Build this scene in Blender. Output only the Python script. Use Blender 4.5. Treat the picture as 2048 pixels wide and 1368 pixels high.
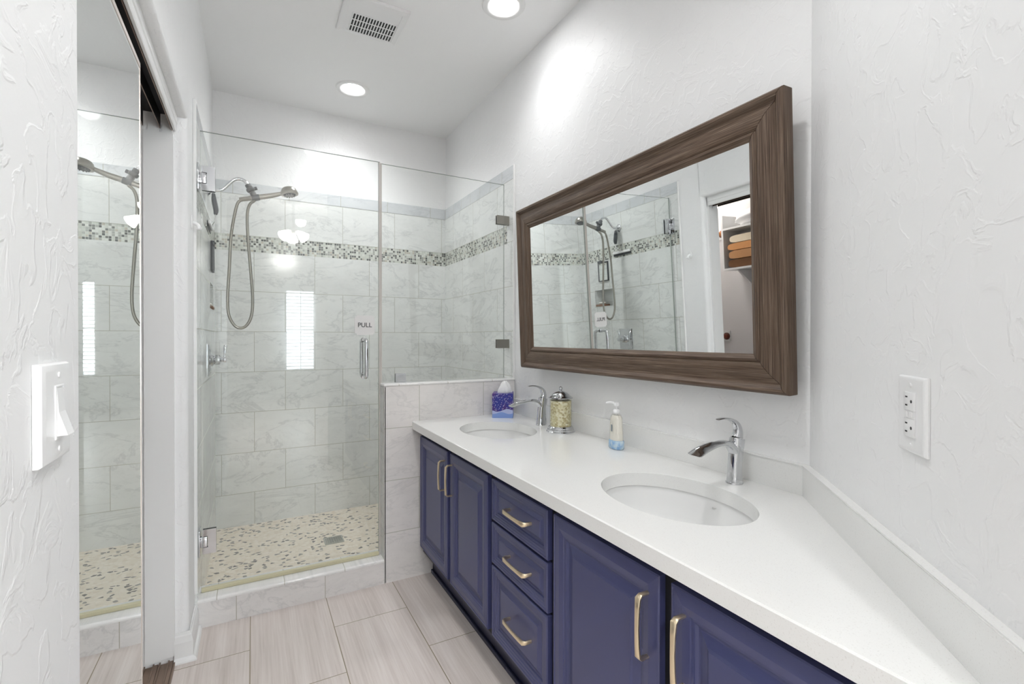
import bpy, bmesh, math, random
from mathutils import Vector, Matrix
random.seed(7)
PI = math.pi
for o in list(bpy.data.objects): bpy.data.objects.remove(o, do_unlink=True)
scene = bpy.context.scene
COL = scene.collection

# ------------------------------------------------------------ camera
F_PX, YAW, PITCH, ROLL, CY, CAMZ = 953.9, 28.528, -0.338, 0.0438, 681.3, 1.2064
cd = bpy.data.cameras.new('camera'); cam = bpy.data.objects.new('camera', cd); COL.objects.link(cam)
cd.sensor_width = 36.0; cd.lens = F_PX / 2048 * 36.0; cd.clip_start = 0.02
cd.shift_y = -(684 - CY) / 2048
cam.location = (0, 0, CAMZ)
cam.rotation_mode = 'XYZ'
cam.matrix_world = (Matrix.Translation((0, 0, CAMZ)) @ Matrix.Rotation(-math.radians(YAW), 4, 'Z')
                    @ Matrix.Rotation(math.radians(90 + PITCH), 4, 'X') @ Matrix.Rotation(math.radians(ROLL), 4, 'Z'))
scene.camera = cam

# ------------------------------------------------------------ world, exposure
w = bpy.data.worlds.new('world'); scene.world = w; w.use_nodes = True
wn = w.node_tree; bg = wn.nodes['Background']
bg.inputs[0].default_value = (0.86, 0.93, 1.0, 1); bg.inputs[1].default_value = 4.0
vs = scene.view_settings
vs.view_transform = 'Standard'; vs.look = 'None'; vs.gamma = 1.0; vs.exposure = 1.62
try: vs.use_curve_mapping = False
except Exception: pass
CAN_EMIT = 12.0        # radiance of each recessed lamp lens
SHADE_EMIT = 19.0

def area(name, loc, rot, sx, sy, power, color=(1, 1, 1)):
    l = bpy.data.lights.new(name, 'AREA'); l.shape = 'RECTANGLE'; l.size = sx; l.size_y = sy
    l.energy = power; l.color = color
    o = bpy.data.objects.new(name, l); COL.objects.link(o); o.location = loc; o.rotation_euler = rot
    return o
# daylight of the bedroom's windows behind the camera
DAY = 70
area('daylight_right_window', (2.4, -6.1, 1.6), (math.radians(90), 0, 0), 2.2, 2.0, DAY, (0.97, 0.985, 1.0))

# beams of the two recessed ceiling lamps, then of the added unseen fill lamps
for nm, (lx, ly, lw) in (('can_beam_shower', (0.540, 3.030, 11.5)), ('can_beam_vanity', (1.010, 1.940, 4.5)), ('fill_beam_passage', (0.42, 0.75, 11)),
                         ('fill_beam_bedroom', (0.55, -1.9, 62)), ('fill_beam_bedroom', (-0.45, -1.5, 60))):
    l = bpy.data.lights.new(nm, 'SPOT'); l.energy = lw; l.spot_size = math.radians(150 if ly > 0 else 172); l.spot_blend = 1.0
    l.shadow_soft_size = 0.065; l.color = (0.975, 0.988, 1.0)
    o = bpy.data.objects.new(nm, l); COL.objects.link(o); o.location = (lx, ly, 2.7257 - 0.02)

# ------------------------------------------------------------ main dimensions
XL, XR, YB, YK, ZC = -0.2134, 1.300, 3.455, 2.347, 2.7257
XT = 1.290            # face of the tile on the right wall
XLT = -0.2034         # face of the tile on the left wall
YT = 3.443            # face of the tile on the back wall
DW = 0.566            # angled wall: x - y = DW
DS = 0.5406           # its backsplash face
XF, ZK, ZKB = 0.704, 0.7864, 0.7475
XS = 1.284

# ------------------------------------------------------------ materials
def lin(c): c /= 255.0; return c / 12.92 if c <= 0.04045 else ((c + 0.055) / 1.055) ** 2.4
def rgb(r, g, b): return (lin(r), lin(g), lin(b), 1)
MATS = {}
def mat(name, col=(0.8, 0.8, 0.8, 1), rough=0.5, metal=0.0, **kw):
    if name in MATS: return MATS[name]
    m = bpy.data.materials.new(name); m.use_nodes = True
    b = m.node_tree.nodes['Principled BSDF']
    b.inputs['Base Color'].default_value = col
    b.inputs['Roughness'].default_value = rough
    b.inputs['Metallic'].default_value = metal
    for k, v in kw.items():
        k = k.replace('_', ' ')
        if k in b.inputs: b.inputs[k].default_value = v
    MATS[name] = m
    return m
class NT:
    def __init__(s, m): s.m = m; s.t = m.node_tree; s.b = s.t.nodes.get('Principled BSDF')
    def n(s, typ, **kw):
        nd = s.t.nodes.new(typ)
        for k, v in kw.items():
            if k.startswith('i_'):
                key = k[2:].replace('_', ' ')
                nd.inputs[int(key) if key.isdigit() else key].default_value = v
            else: setattr(nd, k, v)
        return nd
    def l(s, a, b): s.t.links.new(a, b)
    def math(s, op, a, b=None, clamp=False):
        nd = s.n('ShaderNodeMath', operation=op, use_clamp=clamp)
        for i, x in enumerate((a, b)):
            if x is None: continue
            if isinstance(x, (int, float)): nd.inputs[i].default_value = x
            else: s.l(x, nd.inputs[i])
        return nd.outputs[0]
    def mix(s, fac, a, b, blend='MIX'):
        nd = s.n('ShaderNodeMix', data_type='RGBA', blend_type=blend)
        for idx, x in ((0, fac), (6, a), (7, b)):
            if isinstance(x, (int, float)): nd.inputs[idx].default_value = x
            elif isinstance(x, tuple): nd.inputs[idx].default_value = x
            else: s.l(x, nd.inputs[idx])
        return nd.outputs[2]
    def ramp(s, fac, stops):
        nd = s.n('ShaderNodeValToRGB')
        el = nd.color_ramp.elements
        while len(el) < len(stops): el.new(0.5)
        for e, (p, c) in zip(el, stops):
            e.position = p; e.color = c if isinstance(c, tuple) else (c, c, c, 1)
        s.l(fac, nd.inputs[0]); return nd.outputs[0]
    def bump(s, h, strength=0.3, dist=0.002):
        nd = s.n('ShaderNodeBump'); nd.inputs['Strength'].default_value = strength
        nd.inputs['Distance'].default_value = dist; s.l(h, nd.inputs['Height'])
        s.l(nd.outputs[0], s.b.inputs['Normal']); return nd
    def pos(s): return s.n('ShaderNodeNewGeometry').outputs['Position']
    def comb(s, x, y, z=0.0):
        nd = s.n('ShaderNodeCombineXYZ')
        for i, a in enumerate((x, y, z)):
            if isinstance(a, (int, float)): nd.inputs[i].default_value = a
            else: s.l(a, nd.inputs[i])
        return nd.outputs[0]
    def sep(s, v):
        nd = s.n('ShaderNodeSeparateXYZ'); s.l(v, nd.inputs[0]); return nd.outputs
    def noise(s, v, scale, detail=3, rough=0.5, dist=0.0):
        nd = s.n('ShaderNodeTexNoise'); nd.inputs['Scale'].default_value = scale
        nd.inputs['Detail'].default_value = detail; nd.inputs['Roughness'].default_value = rough
        nd.inputs['Distortion'].default_value = dist
        s.l(v, nd.inputs['Vector']); return nd.outputs

def plaster(name, col, amount=0.30, rough=0.42):
    m = mat(name, col, rough); t = NT(m)
    p = t.pos()
    wob = t.noise(p, 5.0, 2, 0.5)[1]
    v = t.n('ShaderNodeVectorMath', operation='MULTIPLY_ADD'); t.l(wob, v.inputs[0]); v.inputs[1].default_value = (0.09, 0.09, 0.09); t.l(p, v.inputs[2])
    big = t.noise(v.outputs[0], 16.0, 4, 0.52, 0.6)[0]
    pat = t.ramp(big, [(0.47, 0.0), (0.56, 1.0)])
    # trowel ridges: the border between flattened and low areas
    rid = t.math('SUBTRACT', 1.0, t.math('MULTIPLY', t.math('ABSOLUTE', t.math('SUBTRACT', big, 0.52)), 22.0), clamp=True)
    fine = t.noise(p, 140.0, 2, 0.5)[0]
    h = t.math('ADD', t.math('ADD', t.math('MULTIPLY', pat, 0.55), t.math('MULTIPLY', rid, 0.5)), t.math('MULTIPLY', fine, 0.12))
    t.bump(h, amount, 0.0032)
    return m
M_WALL = plaster('white_trowelled_plaster', rgb(243, 243, 243), 0.30, 0.50)
M_CEIL = plaster('white_ceiling_plaster', rgb(250, 250, 250), 0.05, 0.6)
M_TRIM = mat('white_trim_paint', rgb(238, 238, 237), 0.3)
M_CLOSET = mat('closet_paint', rgb(232, 229, 228), 0.6)
M_BEDWALL = mat('bedroom_paint', rgb(232, 231, 228), 0.6)
M_WHITEPL = mat('white_plastic', rgb(240, 240, 240), 0.28)
M_DARKSLOT = mat('dark_slot', rgb(30, 30, 30), 0.6)
M_CHROME = mat('chrome', (0.66, 0.67, 0.69, 1), 0.06, 1.0)
M_BRUSHED = mat('brushed_nickel', rgb(150, 147, 140), 0.28, 1.0)
M_GREYPL = mat('dark_grey_plastic', rgb(62, 67, 72), 0.38)
M_GOLD = mat('satin_brass', rgb(242, 224, 192), 0.36, 1.0)
M_BLACK = mat('black_channel', rgb(12, 11, 11), 0.55)
M_BRONZE = mat('bronze_track', rgb(140, 120, 106), 0.35, 0.4)
M_MIRROR = mat('silvered_glass', (0.93, 0.95, 0.945, 1), 0.0, 1.0)
M_NAVY = mat('navy_cabinet_paint', rgb(70, 74, 114), 0.30)
t = NT(M_NAVY); g = t.noise(t.pos(), 160.0, 2, 0.5); t.bump(g[0], 0.08, 0.0008)
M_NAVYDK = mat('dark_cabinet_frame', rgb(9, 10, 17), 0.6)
M_PORC = mat('white_porcelain', rgb(240, 240, 239), 0.08)
M_SEAL = mat('yellowed_seal', rgb(206, 200, 168), 0.35)

M_QUARTZ = mat('white_quartz', rgb(237, 237, 235), 0.10)
t = NT(M_QUARTZ); q = t.noise(t.pos(), 420.0, 2, 0.6)[0]
t.l(t.mix(t.ramp(q, [(0.30, 1.0), (0.40, 0.0)]), rgb(238, 238, 236), rgb(226, 225, 222)), t.b.inputs['Base Color'])

def marble_tile(name, ax, bw, bh, ox, oz, c1, c2, grout, off=0.5, vein=0.40, rough=0.12):
    """ax: world axis that runs along the tile rows; ox/oz phase of the joints"""
    m = mat(name, c1, rough); t = NT(m); s = t.sep(t.pos())
    u = t.math('ADD', s[ax], -ox); v = t.math('ADD', s[2], -oz)
    vec = t.comb(u, v, 0.0)
    br = t.n('ShaderNodeTexBrick', offset=off, offset_frequency=2, squash=1.0)
    br.inputs['Color1'].default_value = (0.15, 0.15, 0.15, 1); br.inputs['Color2'].default_value = (0.85, 0.85, 0.85, 1)
    br.inputs['Scale'].default_value = 1.0; br.inputs['Mortar Size'].default_value = 0.0016
    br.inputs['Mortar Smooth'].default_value = 0.25; br.inputs['Bias'].default_value = 0.0
    br.inputs['Brick Width'].default_value = bw; br.inputs['Row Height'].default_value = bh
    t.l(vec, br.inputs['Vector'])
    # veins, shifted from tile to tile
    tint = t.math('MULTIPLY', t.sep(br.outputs['Color'])[0], 7.0)
    rnd = t.comb(tint, t.math('MULTIPLY', tint, 1.7), tint)
    p2 = t.n('ShaderNodeVectorMath', operation='ADD'); t.l(t.comb(u, t.math('MULTIPLY', v, 2.2), 0.0), p2.inputs[0]); t.l(rnd, p2.inputs[1])
    n1 = t.noise(p2.outputs[0], 2.6, 6, 0.62, 0.7)[0]
    vv = t.math('SUBTRACT', 1.0, t.math('MULTIPLY', t.math('ABSOLUTE', t.math('SUBTRACT', n1, 0.5)), 44.0), clamp=True)
    n2 = t.noise(p2.outputs[0], 5.5, 8, 0.7, 1.2)[0]
    v2 = t.math('SUBTRACT', 1.0, t.math('MULTIPLY', t.math('ABSOLUTE', t.math('SUBTRACT', n2, 0.47)), 50.0), clamp=True)
    cloud = t.noise(p2.outputs[0], 3.5, 5, 0.6)[0]
    base = t.mix(t.ramp(cloud, [(0.35, 0.0), (0.7, 1.0)]), c1, c2)
    veinc = t.math('MULTIPLY', t.math('ADD', t.math('MULTIPLY', vv, 0.75), t.math('MULTIPLY', v2, 0.38)), vein, clamp=True)
    dark = (c2[0] * 0.52, c2[1] * 0.54, c2[2] * 0.55, 1)
    colr = t.mix(veinc, base, dark)
    t.l(t.mix(br.outputs['Fac'], colr, grout), t.b.inputs['Base Color'])
    t.l(t.math('ADD', rough, t.math('MULTIPLY', br.outputs['Fac'], 0.5)), t.b.inputs['Roughness'])
    t.bump(t.math('SUBTRACT', 1.0, br.outputs['Fac']), 0.35, 0.0012)
    return m
TC1, TC2, GR = rgb(236, 238, 236), rgb(226, 228, 226), rgb(176, 176, 164)
# rows are 0.2545 high starting at z=0.2264; joints every 0.358
MT_BACK = marble_tile('marble_tile_back', 0, 0.358, 0.2545, 0.0083 - 0.358 * 6, 0.2264 - 0.2545 * 4, TC1, TC2, GR)
MT_BACKU = marble_tile('marble_tile_back_upper', 0, 0.358, 0.2545, 0.0083 - 0.358 * 6, 1.8494 - 0.2545 * 4, TC1, TC2, GR)
MT_SIDE = marble_tile('marble_tile_side', 1, 0.358, 0.2545, 2.739 - 0.358 * 12, 0.2264 - 0.2545 * 4, TC1, TC2, GR)
MT_SIDEU = marble_tile('marble_tile_side_upper', 1, 0.358, 0.2545, 2.739 - 0.358 * 12, 1.8494 - 0.2545 * 4, TC1, TC2, GR)
MT_CAPX = marble_tile('marble_cap_back', 0, 0.32, 0.30, 0.5525 - 0.3225 * 8, 2.0, rgb(218, 221, 223), rgb(208, 212, 215), GR, 0.0, 0.3)
MT_CAPY = marble_tile('marble_cap_side', 1, 0.155, 0.30, 0.02, 2.0, rgb(218, 221, 223), rgb(208, 212, 215), GR, 0.0, 0.3)
WC1, WC2 = rgb(232, 229, 227), rgb(222, 219, 217)
MT_HALF = marble_tile('marble_tile_half_wall', 0, 0.358, 0.2577, 0.9206 - 0.358 * 4, 0.2445 - 0.2577 * 2, WC1, WC2, GR, 0.5, 0.26)
MT_CURB = marble_tile('marble_tile_curb', 0, 0.3565, 0.4, -0.0639 - 0.3565 * 4, -0.1, WC1, WC2, rgb(176, 172, 160), 0.0, 0.34)
MT_CURBTOP = marble_tile('marble_tile_curb_cap', 0, 0.2575, 0.4, -0.1352 - 0.2575 * 4, -0.1, rgb(236, 235, 233), rgb(230, 229, 227), rgb(176, 172, 160), 0.0, 0.3)

def mosaic(name, ax):
    m = mat(name, rgb(205, 208, 200), 0.12); t = NT(m); s = t.sep(t.pos()); P = 0.0143
    u = t.math('DIVIDE', t.math('ADD', s[ax], 5.0), P); v = t.math('DIVIDE', t.math('ADD', s[2], -1.7494), P)
    cu, cv = t.math('FLOOR', u), t.math('FLOOR', v)
    wn_ = t.n('ShaderNodeTexWhiteNoise', noise_dimensions='3D'); t.l(t.comb(cu, cv, 3.1), wn_.inputs['Vector'])
    r = wn_.outputs['Value']
    c = t.n('ShaderNodeValToRGB'); c.color_ramp.interpolation = 'CONSTANT'
    st = [(0.0, rgb(86, 90, 88)), (0.13, rgb(112, 114, 110)), (0.26, rgb(168, 170, 164)), (0.40, rgb(206, 211, 202)), (0.68, rgb(222, 225, 218)), (0.90, rgb(194, 190, 176))]
    el = c.color_ramp.elements
    while len(el) < len(st): el.new(0.5)
    for e, (p, cc) in zip(el, st): e.position = p; e.color = cc
    t.l(r, c.inputs[0])
    fu, fv = t.math('FRACT', u), t.math('FRACT', v)
    e1 = t.math('MINIMUM', t.math('MINIMUM', fu, t.math('SUBTRACT', 1.0, fu)), t.math('MINIMUM', fv, t.math('SUBTRACT', 1.0, fv)))
    g = t.math('LESS_THAN', e1, 0.065)
    t.l(t.mix(g, c.outputs[0], rgb(214, 215, 208)), t.b.inputs['Base Color'])
    t.l(t.math('ADD', 0.1, t.math('MULTIPLY', g, 0.5)), t.b.inputs['Roughness'])
    t.bump(t.ramp(e1, [(0.04, 0.0), (0.16, 1.0)]), 0.5, 0.0012)
    return m
MM_X, MM_Y = mosaic('mosaic_glass_back', 0), mosaic('mosaic_glass_side', 1)

# porcelain floor tile with linear grain
M_FLOOR = mat('floor_linear_tile', rgb(200, 190, 184), 0.34); t = NT(M_FLOOR); s = t.sep(t.pos())
u = t.math('ADD', s[1], -(2.0945 - 0.61 * 20)); v = t.math('ADD', s[0], 0.0115 + 0.3077 * 20)
br = t.n('ShaderNodeTexBrick', offset=0.5, offset_frequency=2)
br.inputs['Color1'].default_value = (0.1, 0.1, 0.1, 1); br.inputs['Color2'].default_value = (0.9, 0.9, 0.9, 1)
br.inputs['Scale'].default_value = 1.0; br.inputs['Mortar Size'].default_value = 0.0018; br.inputs['Mortar Smooth'].default_value = 0.2
br.inputs['Brick Width'].default_value = 0.61; br.inputs['Row Height'].default_value = 0.3077
t.l(t.comb(u, v, 0.0), br.inputs['Vector'])
tr = t.math('MULTIPLY', t.sep(br.outputs['Color'])[0], 5.0)
gv = t.comb(t.math('MULTIPLY', s[0], 150.0), t.math('ADD', t.math('MULTIPLY', s[1], 3.5), tr), tr)
g1 = t.noise(gv, 1.0, 4, 0.6)[0]
gv2 = t.comb(t.math('MULTIPLY', s[0], 22.0), t.math('ADD', t.math('MULTIPLY', s[1], 1.2), tr), tr)
g2 = t.noise(gv2, 1.0, 3, 0.55)[0]
gg = t.math('ADD', t.math('MULTIPLY', g1, 0.5), t.math('MULTIPLY', g2, 0.5))
cA = t.ramp(gg, [(0.32, rgb(202, 191, 184)), (0.5, rgb(219, 209, 203)), (0.68, rgb(231, 223, 218))])
t.l(t.mix(br.outputs['Fac'], cA, rgb(148, 136, 112)), t.b.inputs['Base Color'])
t.bump(t.math('SUBTRACT', t.math('MULTIPLY', g1, 0.15), br.outputs['Fac']), 0.3, 0.001)

# pebble shower floor
M_PEB = mat('pebble_floor', rgb(214, 203, 184), 0.5); t = NT(M_PEB); p = t.pos()
nd = t.n('ShaderNodeVectorMath', operation='MULTIPLY_ADD'); t.l(t.noise(p, 9.0, 2)[1], nd.inputs[0]); nd.inputs[1].default_value = (0.04, 0.04, 0); t.l(p, nd.inputs[2])
sc = t.n('ShaderNodeVectorMath', operation='MULTIPLY'); t.l(nd.outputs[0], sc.inputs[0]); sc.inputs[1].default_value = (1, 1.25, 0)
vo = t.n('ShaderNodeTexVoronoi', voronoi_dimensions='2D'); vo.inputs['Scale'].default_value = 46.0; t.l(sc.outputs[0], vo.inputs['Vector'])
ve = t.n('ShaderNodeTexVoronoi', voronoi_dimensions='2D', feature='DISTANCE_TO_EDGE'); ve.inputs['Scale'].default_value = 46.0; t.l(sc.outputs[0], ve.inputs['Vector'])
rr = t.sep(vo.outputs['Color'])
cst = t.n('ShaderNodeValToRGB'); cst.color_ramp.interpolation = 'CONSTANT'; el = cst.color_ramp.elements
st = [(0.0, rgb(122, 120, 114)), (0.09, rgb(158, 154, 146)), (0.17, rgb(238, 228, 211)), (0.5, rgb(230, 218, 199)), (0.75, rgb(243, 234, 220))]
while len(el) < len(st): el.new(0.5)
for e, (pp, cc) in zip(el, st): e.position = pp; e.color = cc
t.l(rr[0], cst.inputs[0])
gm = t.math('GREATER_THAN', ve.outputs['Distance'], 0.10)
t.l(t.mix(gm, rgb(236, 227, 211), cst.outputs[0]), t.b.inputs['Base Color'])
t.bump(t.ramp(ve.outputs['Distance'], [(0.03, 0.0), (0.2, 1.0)]), 0.35, 0.002)

def glass(name, tint, refl=1.0):
    m = bpy.data.materials.new(name); m.use_nodes = True; nt = m.node_tree; nt.nodes.clear(); MATS[name] = m
    t = NT(m); out = t.n('ShaderNodeOutputMaterial')
    tr = t.n('ShaderNodeBsdfTransparent'); tr.inputs[0].default_value = tint
    gl = t.n('ShaderNodeBsdfGlossy'); gl.inputs['Roughness'].default_value = 0.0; gl.inputs[0].default_value = (1, 1, 1, 1)
    lw = t.n('ShaderNodeLayerWeight'); lw.inputs['Blend'].default_value = 0.5
    f = t.math('ADD', 0.04 * refl, t.math('MULTIPLY', t.math('POWER', lw.outputs['Facing'], 5.0), 0.9))
    mx = t.n('ShaderNodeMixShader'); t.l(f, mx.inputs[0]); t.l(tr.outputs[0], mx.inputs[1]); t.l(gl.outputs[0], mx.inputs[2])
    t.l(mx.outputs[0], out.inputs[0]); return m
M_GLASS = glass('clear_shower_glass', (0.982, 0.989, 0.984, 1))
M_EDGE = mat('polished_glass_edge', rgb(150, 158, 152), 0.15)
M_SEALCLR = mat('clear_vinyl_seal', rgb(214, 208, 202), 0.3, Alpha=0.62)
M_JARGL = glass('jar_glass', (0.95, 0.95, 0.92, 1), 1.5)
M_PANE = glass('window_glass', (0.95, 0.97, 0.97, 1))

def emis(name, col, s):
    m = mat(name, col, 0.5); b = m.node_tree.nodes['Principled BSDF']
    b.inputs['Emission Color'].default_value = col; b.inputs['Emission Strength'].default_value = s; return m
M_LAMP = emis('lit_lamp_lens', (1.0, 1.0, 1.0, 1), CAN_EMIT)
M_SHADE = emis('lit_frosted_shade', (1.0, 0.97, 0.945, 1), SHADE_EMIT)

def wood(name, ax):
    m = mat(name, rgb(98, 80, 66), 0.5); t = NT(m)
    s = t.sep(t.n('ShaderNodeTexCoord').outputs['Object'])
    k = [520.0, 520.0, 520.0]; k[ax] = 7.0
    v = t.comb(*[t.math('MULTIPLY', s[i], k[i]) for i in range(3)])
    n1 = t.noise(v, 1.0, 4, 0.65)[0]
    k2 = [150.0] * 3; k2[ax] = 2.2
    n2 = t.noise(t.comb(*[t.math('MULTIPLY', s[i], k2[i]) for i in range(3)]), 1.0, 3, 0.6)[0]
    gg = t.math('ADD', t.math('MULTIPLY', n1, 0.75), t.math('MULTIPLY', n2, 0.25))
    t.l(t.ramp(gg, [(0.36, rgb(50, 35, 26)), (0.46, rgb(86, 67, 53)), (0.55, rgb(104, 86, 71)), (0.66, rgb(138, 120, 104))]), t.b.inputs['Base Color'])
    t.bump(n1, 0.25, 0.0008); return m
M_WOODH, M_WOODV = wood('weathered_wood_horizontal', 1), wood('weathered_wood_vertical', 2)

# ------------------------------------------------------------ mesh helpers
def link(name, bm, m, parent=None, smooth=None, world=True):
    me = bpy.data.meshes.new(name)
    bmesh.ops.recalc_face_normals(bm, faces=bm.faces)
    bm.to_mesh(me); bm.free()
    for mm in (m if isinstance(m, (list, tuple)) else [m]): me.materials.append(mm)
    if smooth is not None:
        for p in me.polygons: p.use_smooth = True
        me.set_sharp_from_angle(angle=math.radians(smooth))
    o = bpy.data.objects.new(name, me); COL.objects.link(o)
    if parent is not None: o.parent = parent
    return o
def pivot(o, loc):
    """move a mesh object's origin to loc, geometry stays"""
    loc = Vector(loc); o.data.transform(Matrix.Translation(-loc)); o.location = loc; return o
def thing(name, label, cat, loc=(0, 0, 0), rz=0.0, group=None):
    o = bpy.data.objects.new(name, None); o.empty_display_size = 0.05; COL.objects.link(o)
    o.location = loc; o.rotation_euler = (0, 0, rz); o['label'] = label; o['category'] = cat
    if group: o['group'] = group
    return o
def tag(o, label, cat, group=None):
    o['label'] = label; o['category'] = cat
    if group: o['group'] = group
    return o
def struct(name, bm, m, parent=None, smooth=None):
    o = link(name, bm, m, parent, smooth)
    if parent is None: o['kind'] = 'structure'
    return o
def relative(o, root):
    """geometry was given in world coordinates: express it in the thing's frame (thing without rotation)"""
    o.data.transform(Matrix.Translation(-root.location)); return o
def BM(): return bmesh.new()
def box(bm, x0, x1, y0, y1, z0, z1, bev=0.0, seg=2, mi=0):
    r = bmesh.ops.create_cube(bm, size=1.0)
    vs_ = r['verts']
    for v in vs_:
        v.co = Vector(((x0 + x1) / 2 + v.co.x * (x1 - x0), (y0 + y1) / 2 + v.co.y * (y1 - y0), (z0 + z1) / 2 + v.co.z * (z1 - z0)))
    fs = {f for v in vs_ for f in v.link_faces}
    if mi:
        for f in fs: f.material_index = mi
    if bev > 0:
        es = list({e for v in vs_ for e in v.link_edges})
        bmesh.ops.bevel(bm, geom=es, offset=bev, segments=seg, profile=0.5, affect='EDGES')
    return vs_
def prism(bm, pts, lo, hi, axis=2):
    """extrude a 2D polygon along an axis; pts are in the other two axes, in order"""
    def P(a, b, c):
        if axis == 2: return (a, b, c)
        if axis == 1: return (a, c, b)
        return (c, a, b)
    A = [bm.verts.new(P(a, b, lo)) for a, b in pts]; B = [bm.verts.new(P(a, b, hi)) for a, b in pts]
    n = len(pts)
    for i in range(n): bm.faces.new((A[i], A[(i + 1) % n], B[(i + 1) % n], B[i]))
    bm.faces.new(A[::-1]); bm.faces.new(B)
def cyl(bm, c, r, h, axis=2, seg=24, r2=None):
    """cylinder from c along axis by h"""
    r2 = r if r2 is None else r2
    d = Vector((0, 0, 0)); d[axis] = h
    tube(bm, [Vector(c), Vector(c) + d], [r, r2], seg)
def tube(bm, pts, rad, seg=12, caps=True, flat=None):
    pts = [Vector(p) for p in pts]; n = len(pts)
    if isinstance(rad, (int, float)): rad = [rad] * n
    tan = [(pts[min(i + 1, n - 1)] - pts[max(i - 1, 0)]).normalized() for i in range(n)]
    up = Vector((0, 0, 1)) if abs(tan[0].z) < 0.9 else Vector((0, 1, 0))
    a = tan[0].cross(up).normalized(); rings = []
    for i in range(n):
        a = (a - tan[i] * a.dot(tan[i])).normalized(); b = tan[i].cross(a)
        ring = []
        for k in range(seg):
            th = 2 * PI * k / seg
            ring.append(bm.verts.new(pts[i] + (a * math.cos(th) + b * math.sin(th) * (flat or 1.0)) * rad[i]))
        rings.append(ring)
    for i in range(n - 1):
        for k in range(seg):
            bm.faces.new((rings[i][k], rings[i][(k + 1) % seg], rings[i + 1][(k + 1) % seg], rings[i + 1][k]))
    if caps: bm.faces.new(rings[0][::-1]); bm.faces.new(rings[-1])
    return rings
def lathe(bm, prof, c=(0, 0, 0), seg=40, axis=2, sx=1.0, sy=1.0, cap0=True, cap1=True):
    """prof: list of (r, h)"""
    rings = []
    for r, h in prof:
        ring = []
        for k in range(seg):
            th = 2 * PI * k / seg; a, b = r * math.cos(th) * sx, r * math.sin(th) * sy
            v = {2: (a, b, h), 1: (a, h, b), 0: (h, a, b)}[axis]
            ring.append(bm.verts.new((c[0] + v[0], c[1] + v[1], c[2] + v[2])))
        rings.append(ring)
    for i in range(len(rings) - 1):
        for k in range(seg):
            bm.faces.new((rings[i][k], rings[i][(k + 1) % seg], rings[i + 1][(k + 1) % seg], rings[i + 1][k]))
    if cap0: bm.faces.new(rings[0][::-1])
    if cap1: bm.faces.new(rings[-1])
def smoothpath(pts, n=8):
    """Catmull-Rom"""
    P = [Vector(p) for p in pts]; P = [2 * P[0] - P[1]] + P + [2 * P[-1] - P[-2]]; out = []
    for i in range(1, len(P) - 2):
        for k in range(n):
            t_ = k / n
            out.append(0.5 * ((2 * P[i]) + (-P[i - 1] + P[i + 1]) * t_ + (2 * P[i - 1] - 5 * P[i] + 4 * P[i + 1] - P[i + 2]) * t_ ** 2 + (-P[i - 1] + 3 * P[i] - 3 * P[i + 1] + P[i + 2]) * t_ ** 3))
    out.append(P[-2]); return out
def arc(cx, cy, r, a0, a1, n=6):
    return [(cx + r * math.cos(math.radians(a0 + (a1 - a0) * k / n)), cy + r * math.sin(math.radians(a0 + (a1 - a0) * k / n))) for k in range(n + 1)]
def nested(bm, u0, u1, v0, v1, loops, M):
    """concentric rectangles (inset, height); M maps (u, v, height) to a point. Closed at both ends."""
    rings = []
    for ins, h in loops:
        rings.append([bm.verts.new(M(a, b, h)) for a, b in ((u0 + ins, v0 + ins), (u1 - ins, v0 + ins), (u1 - ins, v1 - ins), (u0 + ins, v1 - ins))])
    for i in range(len(rings) - 1):
        for k in range(4): bm.faces.new((rings[i][k], rings[i][(k + 1) % 4], rings[i + 1][(k + 1) % 4], rings[i + 1][k]))
    bm.faces.new(rings[0][::-1]); bm.faces.new(rings[-1])
# ------------------------------------------------------------ the shell
WT = 0.142                                   # thickness of the left (closet) wall
XLB = XL - WT
YJ0, YJ1, ZH = 0.886, 2.150, 2.024           # closet opening
NY0, NY1, NZ0, NZ1 = 3.06, 3.30, 1.36, 1.515 # shower niche in the left wall

bm = BM(); box(bm, -2.6, 3.6, -5.7, YK + 0.02, -0.1, 0); struct('floor', bm, M_FLOOR)
bm = BM(); box(bm, XLB - 0.75, XLB, YK + 0.02, 3.1, -0.1, 0.0); struct('floor_closet', bm, M_FLOOR)
bm = BM(); box(bm, XL, XR, YK + 0.12, YB, -0.08, 0.0224); struct('floor_shower', bm, M_PEB)
bm = BM(); box(bm, XLB - 0.9, XR + 0.1, -0.42, YB + 0.1, ZC, ZC + 0.1); struct('ceiling', bm, M_CEIL)

bm = BM()   # left wall: near piece, far piece with a niche, header over the closet opening
prism(bm, [(XLB, -0.3), (XL, -0.3)] + arc(XL - 0.016, YJ0 - 0.016, 0.016, 0, 90) + [(XLB, YJ0)], 0, ZC)
far = [(XLB, YJ1)] + arc(XL - 0.022, YJ1 + 0.022, 0.022, -90, 0)
prism(bm, far + [(XL, YB + 0.1), (XLB, YB + 0.1)], 0, NZ0)
prism(bm, far + [(XL, YB + 0.1), (XLB, YB + 0.1)], NZ1, ZC)
prism(bm, far + [(XL, NY0), (XLB, NY0)], NZ0, NZ1)
box(bm, XLB, XL, NY1, YB + 0.1, NZ0, NZ1); box(bm, XLB, XL - 0.09, NY0, NY1, NZ0, NZ1)
hd = [(XLB, ZC), (XLB, ZH)] + arc(XL - 0.014, ZH + 0.014, 0.014, -90, 0) + [(XL, ZC)]
prism(bm, hd, YJ0 - 0.02, YJ1 + 0.024, axis=1)
wall_left = struct('wall_left', bm, M_WALL, smooth=40)
bm = BM(); box(bm, XLB, XR + 0.1, YB, YB + 0.12, 0, ZC); wall_back = struct('wall_back', bm, M_WALL)
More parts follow.
